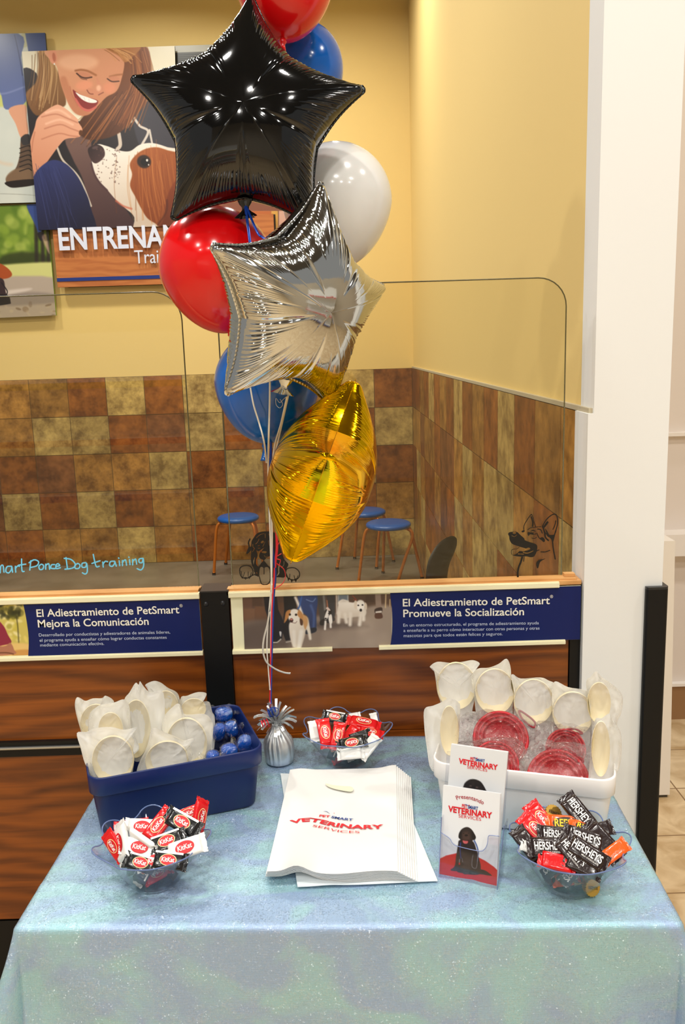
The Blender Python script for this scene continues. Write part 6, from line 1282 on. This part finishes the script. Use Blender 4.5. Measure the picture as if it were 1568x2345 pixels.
candy('white wrapped candy at the back rim of the rear bowl', 'white', L2(1095, 255), -12, zB+.086, group=g, sc=.6, plain=True)
candy('white wrapped candy at the far right rim of the rear bowl', 'white', L2(1310, 290), 80, zB+.084, group=g, sc=.55, plain=True)
fill(CB[1], ['white', 'black', 'red', 'white', 'black', 'white'], g, 'the rear bowl', 12)
g = 'candies in the bowl before the white bin'
candy('red wrapped candy leaning up at the back left of the right bowl', 'red', L7(505, 390), 62, zB+.098, group=g, sc=1.0)
candy('red wrapped candy in front of the other red one in the right bowl', 'red', L7(440, 510), 54, zB+.092, group=g, sc=.98)
candy('dark brown wrapped candy with large white letters, front of the right bowl', 'dark', L7(590, 712), 2, zB+.088, group=g, sc=1.06)
candy('dark brown wrapped candy just behind the front one in the right bowl', 'dark', L7(690, 575), 8, zB+.092, group=g, sc=1.0)
candy('dark brown wrapped candy standing up at the back of the right bowl', 'dark', L7(940, 320), 62, zB+.108, group=g, sc=1.12)
candy('dark brown wrapped candy at the front centre of the right bowl', 'dark', L7(865, 790), 60, zB+.084, group=g, sc=1.0)
candy('dark brown wrapped candy slanting at the right of the right bowl', 'dark', L7(1025, 775), 42, zB+.088, group=g, sc=1.08)
candy('orange wrapped candy in the middle of the right bowl', 'orange', L7(800, 455), 6, zB+.094, group=g, sc=1.1)
candy('orange wrapped candy partly under the dark ones, centre right of the right bowl', 'orange', L7(1040, 540), 32, zB+.092, group=g, sc=1.0, roll=-25)
candy('dark brown wrapped candy lying over the orange one in the right bowl', 'dark', L7(1000, 610), 22, zB+.096, group=g, sc=1.05)
candy('dark brown wrapped candy at the right side, ends up, of the right bowl', 'dark', L7(1210, 640), 58, zB+.090, group=g, sc=1.1, plain=True)
candy('dark brown wrapped candy with a fin near the right rim of the right bowl', 'dark', L7(1150, 520), -18, zB+.084, group=g, sc=.85, plain=True)
candy('gold foil cup at the back of the right bowl', 'gold', L7(625, 330), 20, zB+.094, n=np.array([.2, -.5, .6]), group=g, sc=1.05)
candy('gold foil cup at the left rim of the right bowl', 'gold', L7(330, 560), -60, zB+.082, n=np.array([-.3, -.7, .4]), group=g)
candy('red wrapped candy under the front rim of the right bowl', 'red', L7(680, 880), 16, zB+.074, group=g, sc=.9, plain=True)
candy('dark brown wrapped candy under the left rim of the right bowl', 'dark', L7(345, 680), 62, zB+.078, group=g, sc=.95, plain=True)
candy('dark brown wrapped candy under the front right rim of the right bowl', 'dark', L7(980, 920), 30, zB+.072, group=g, sc=.95, plain=True)
candy('orange wrapped candy sticking out over the right rim of the right bowl', 'orange', L7(1350, 760), -38, zB+.080, group=g, sc=.8, plain=True)
candy('white wrapped candy edge at the left of the front dark candy in the right bowl', 'white', L7(400, 730), 28, zB+.076, group=g, sc=.6, plain=True)
fill(CB[2], ['dark', 'dark', 'orange', 'dark', 'gold', 'dark'], g, 'the right bowl', 12)
candy('gold foil cup at the bottom front of the right bowl', 'gold', CB[2]+np.array([.028, -.036, .014]), 10, None, np.array([.3, -.8, .25]), group=g)
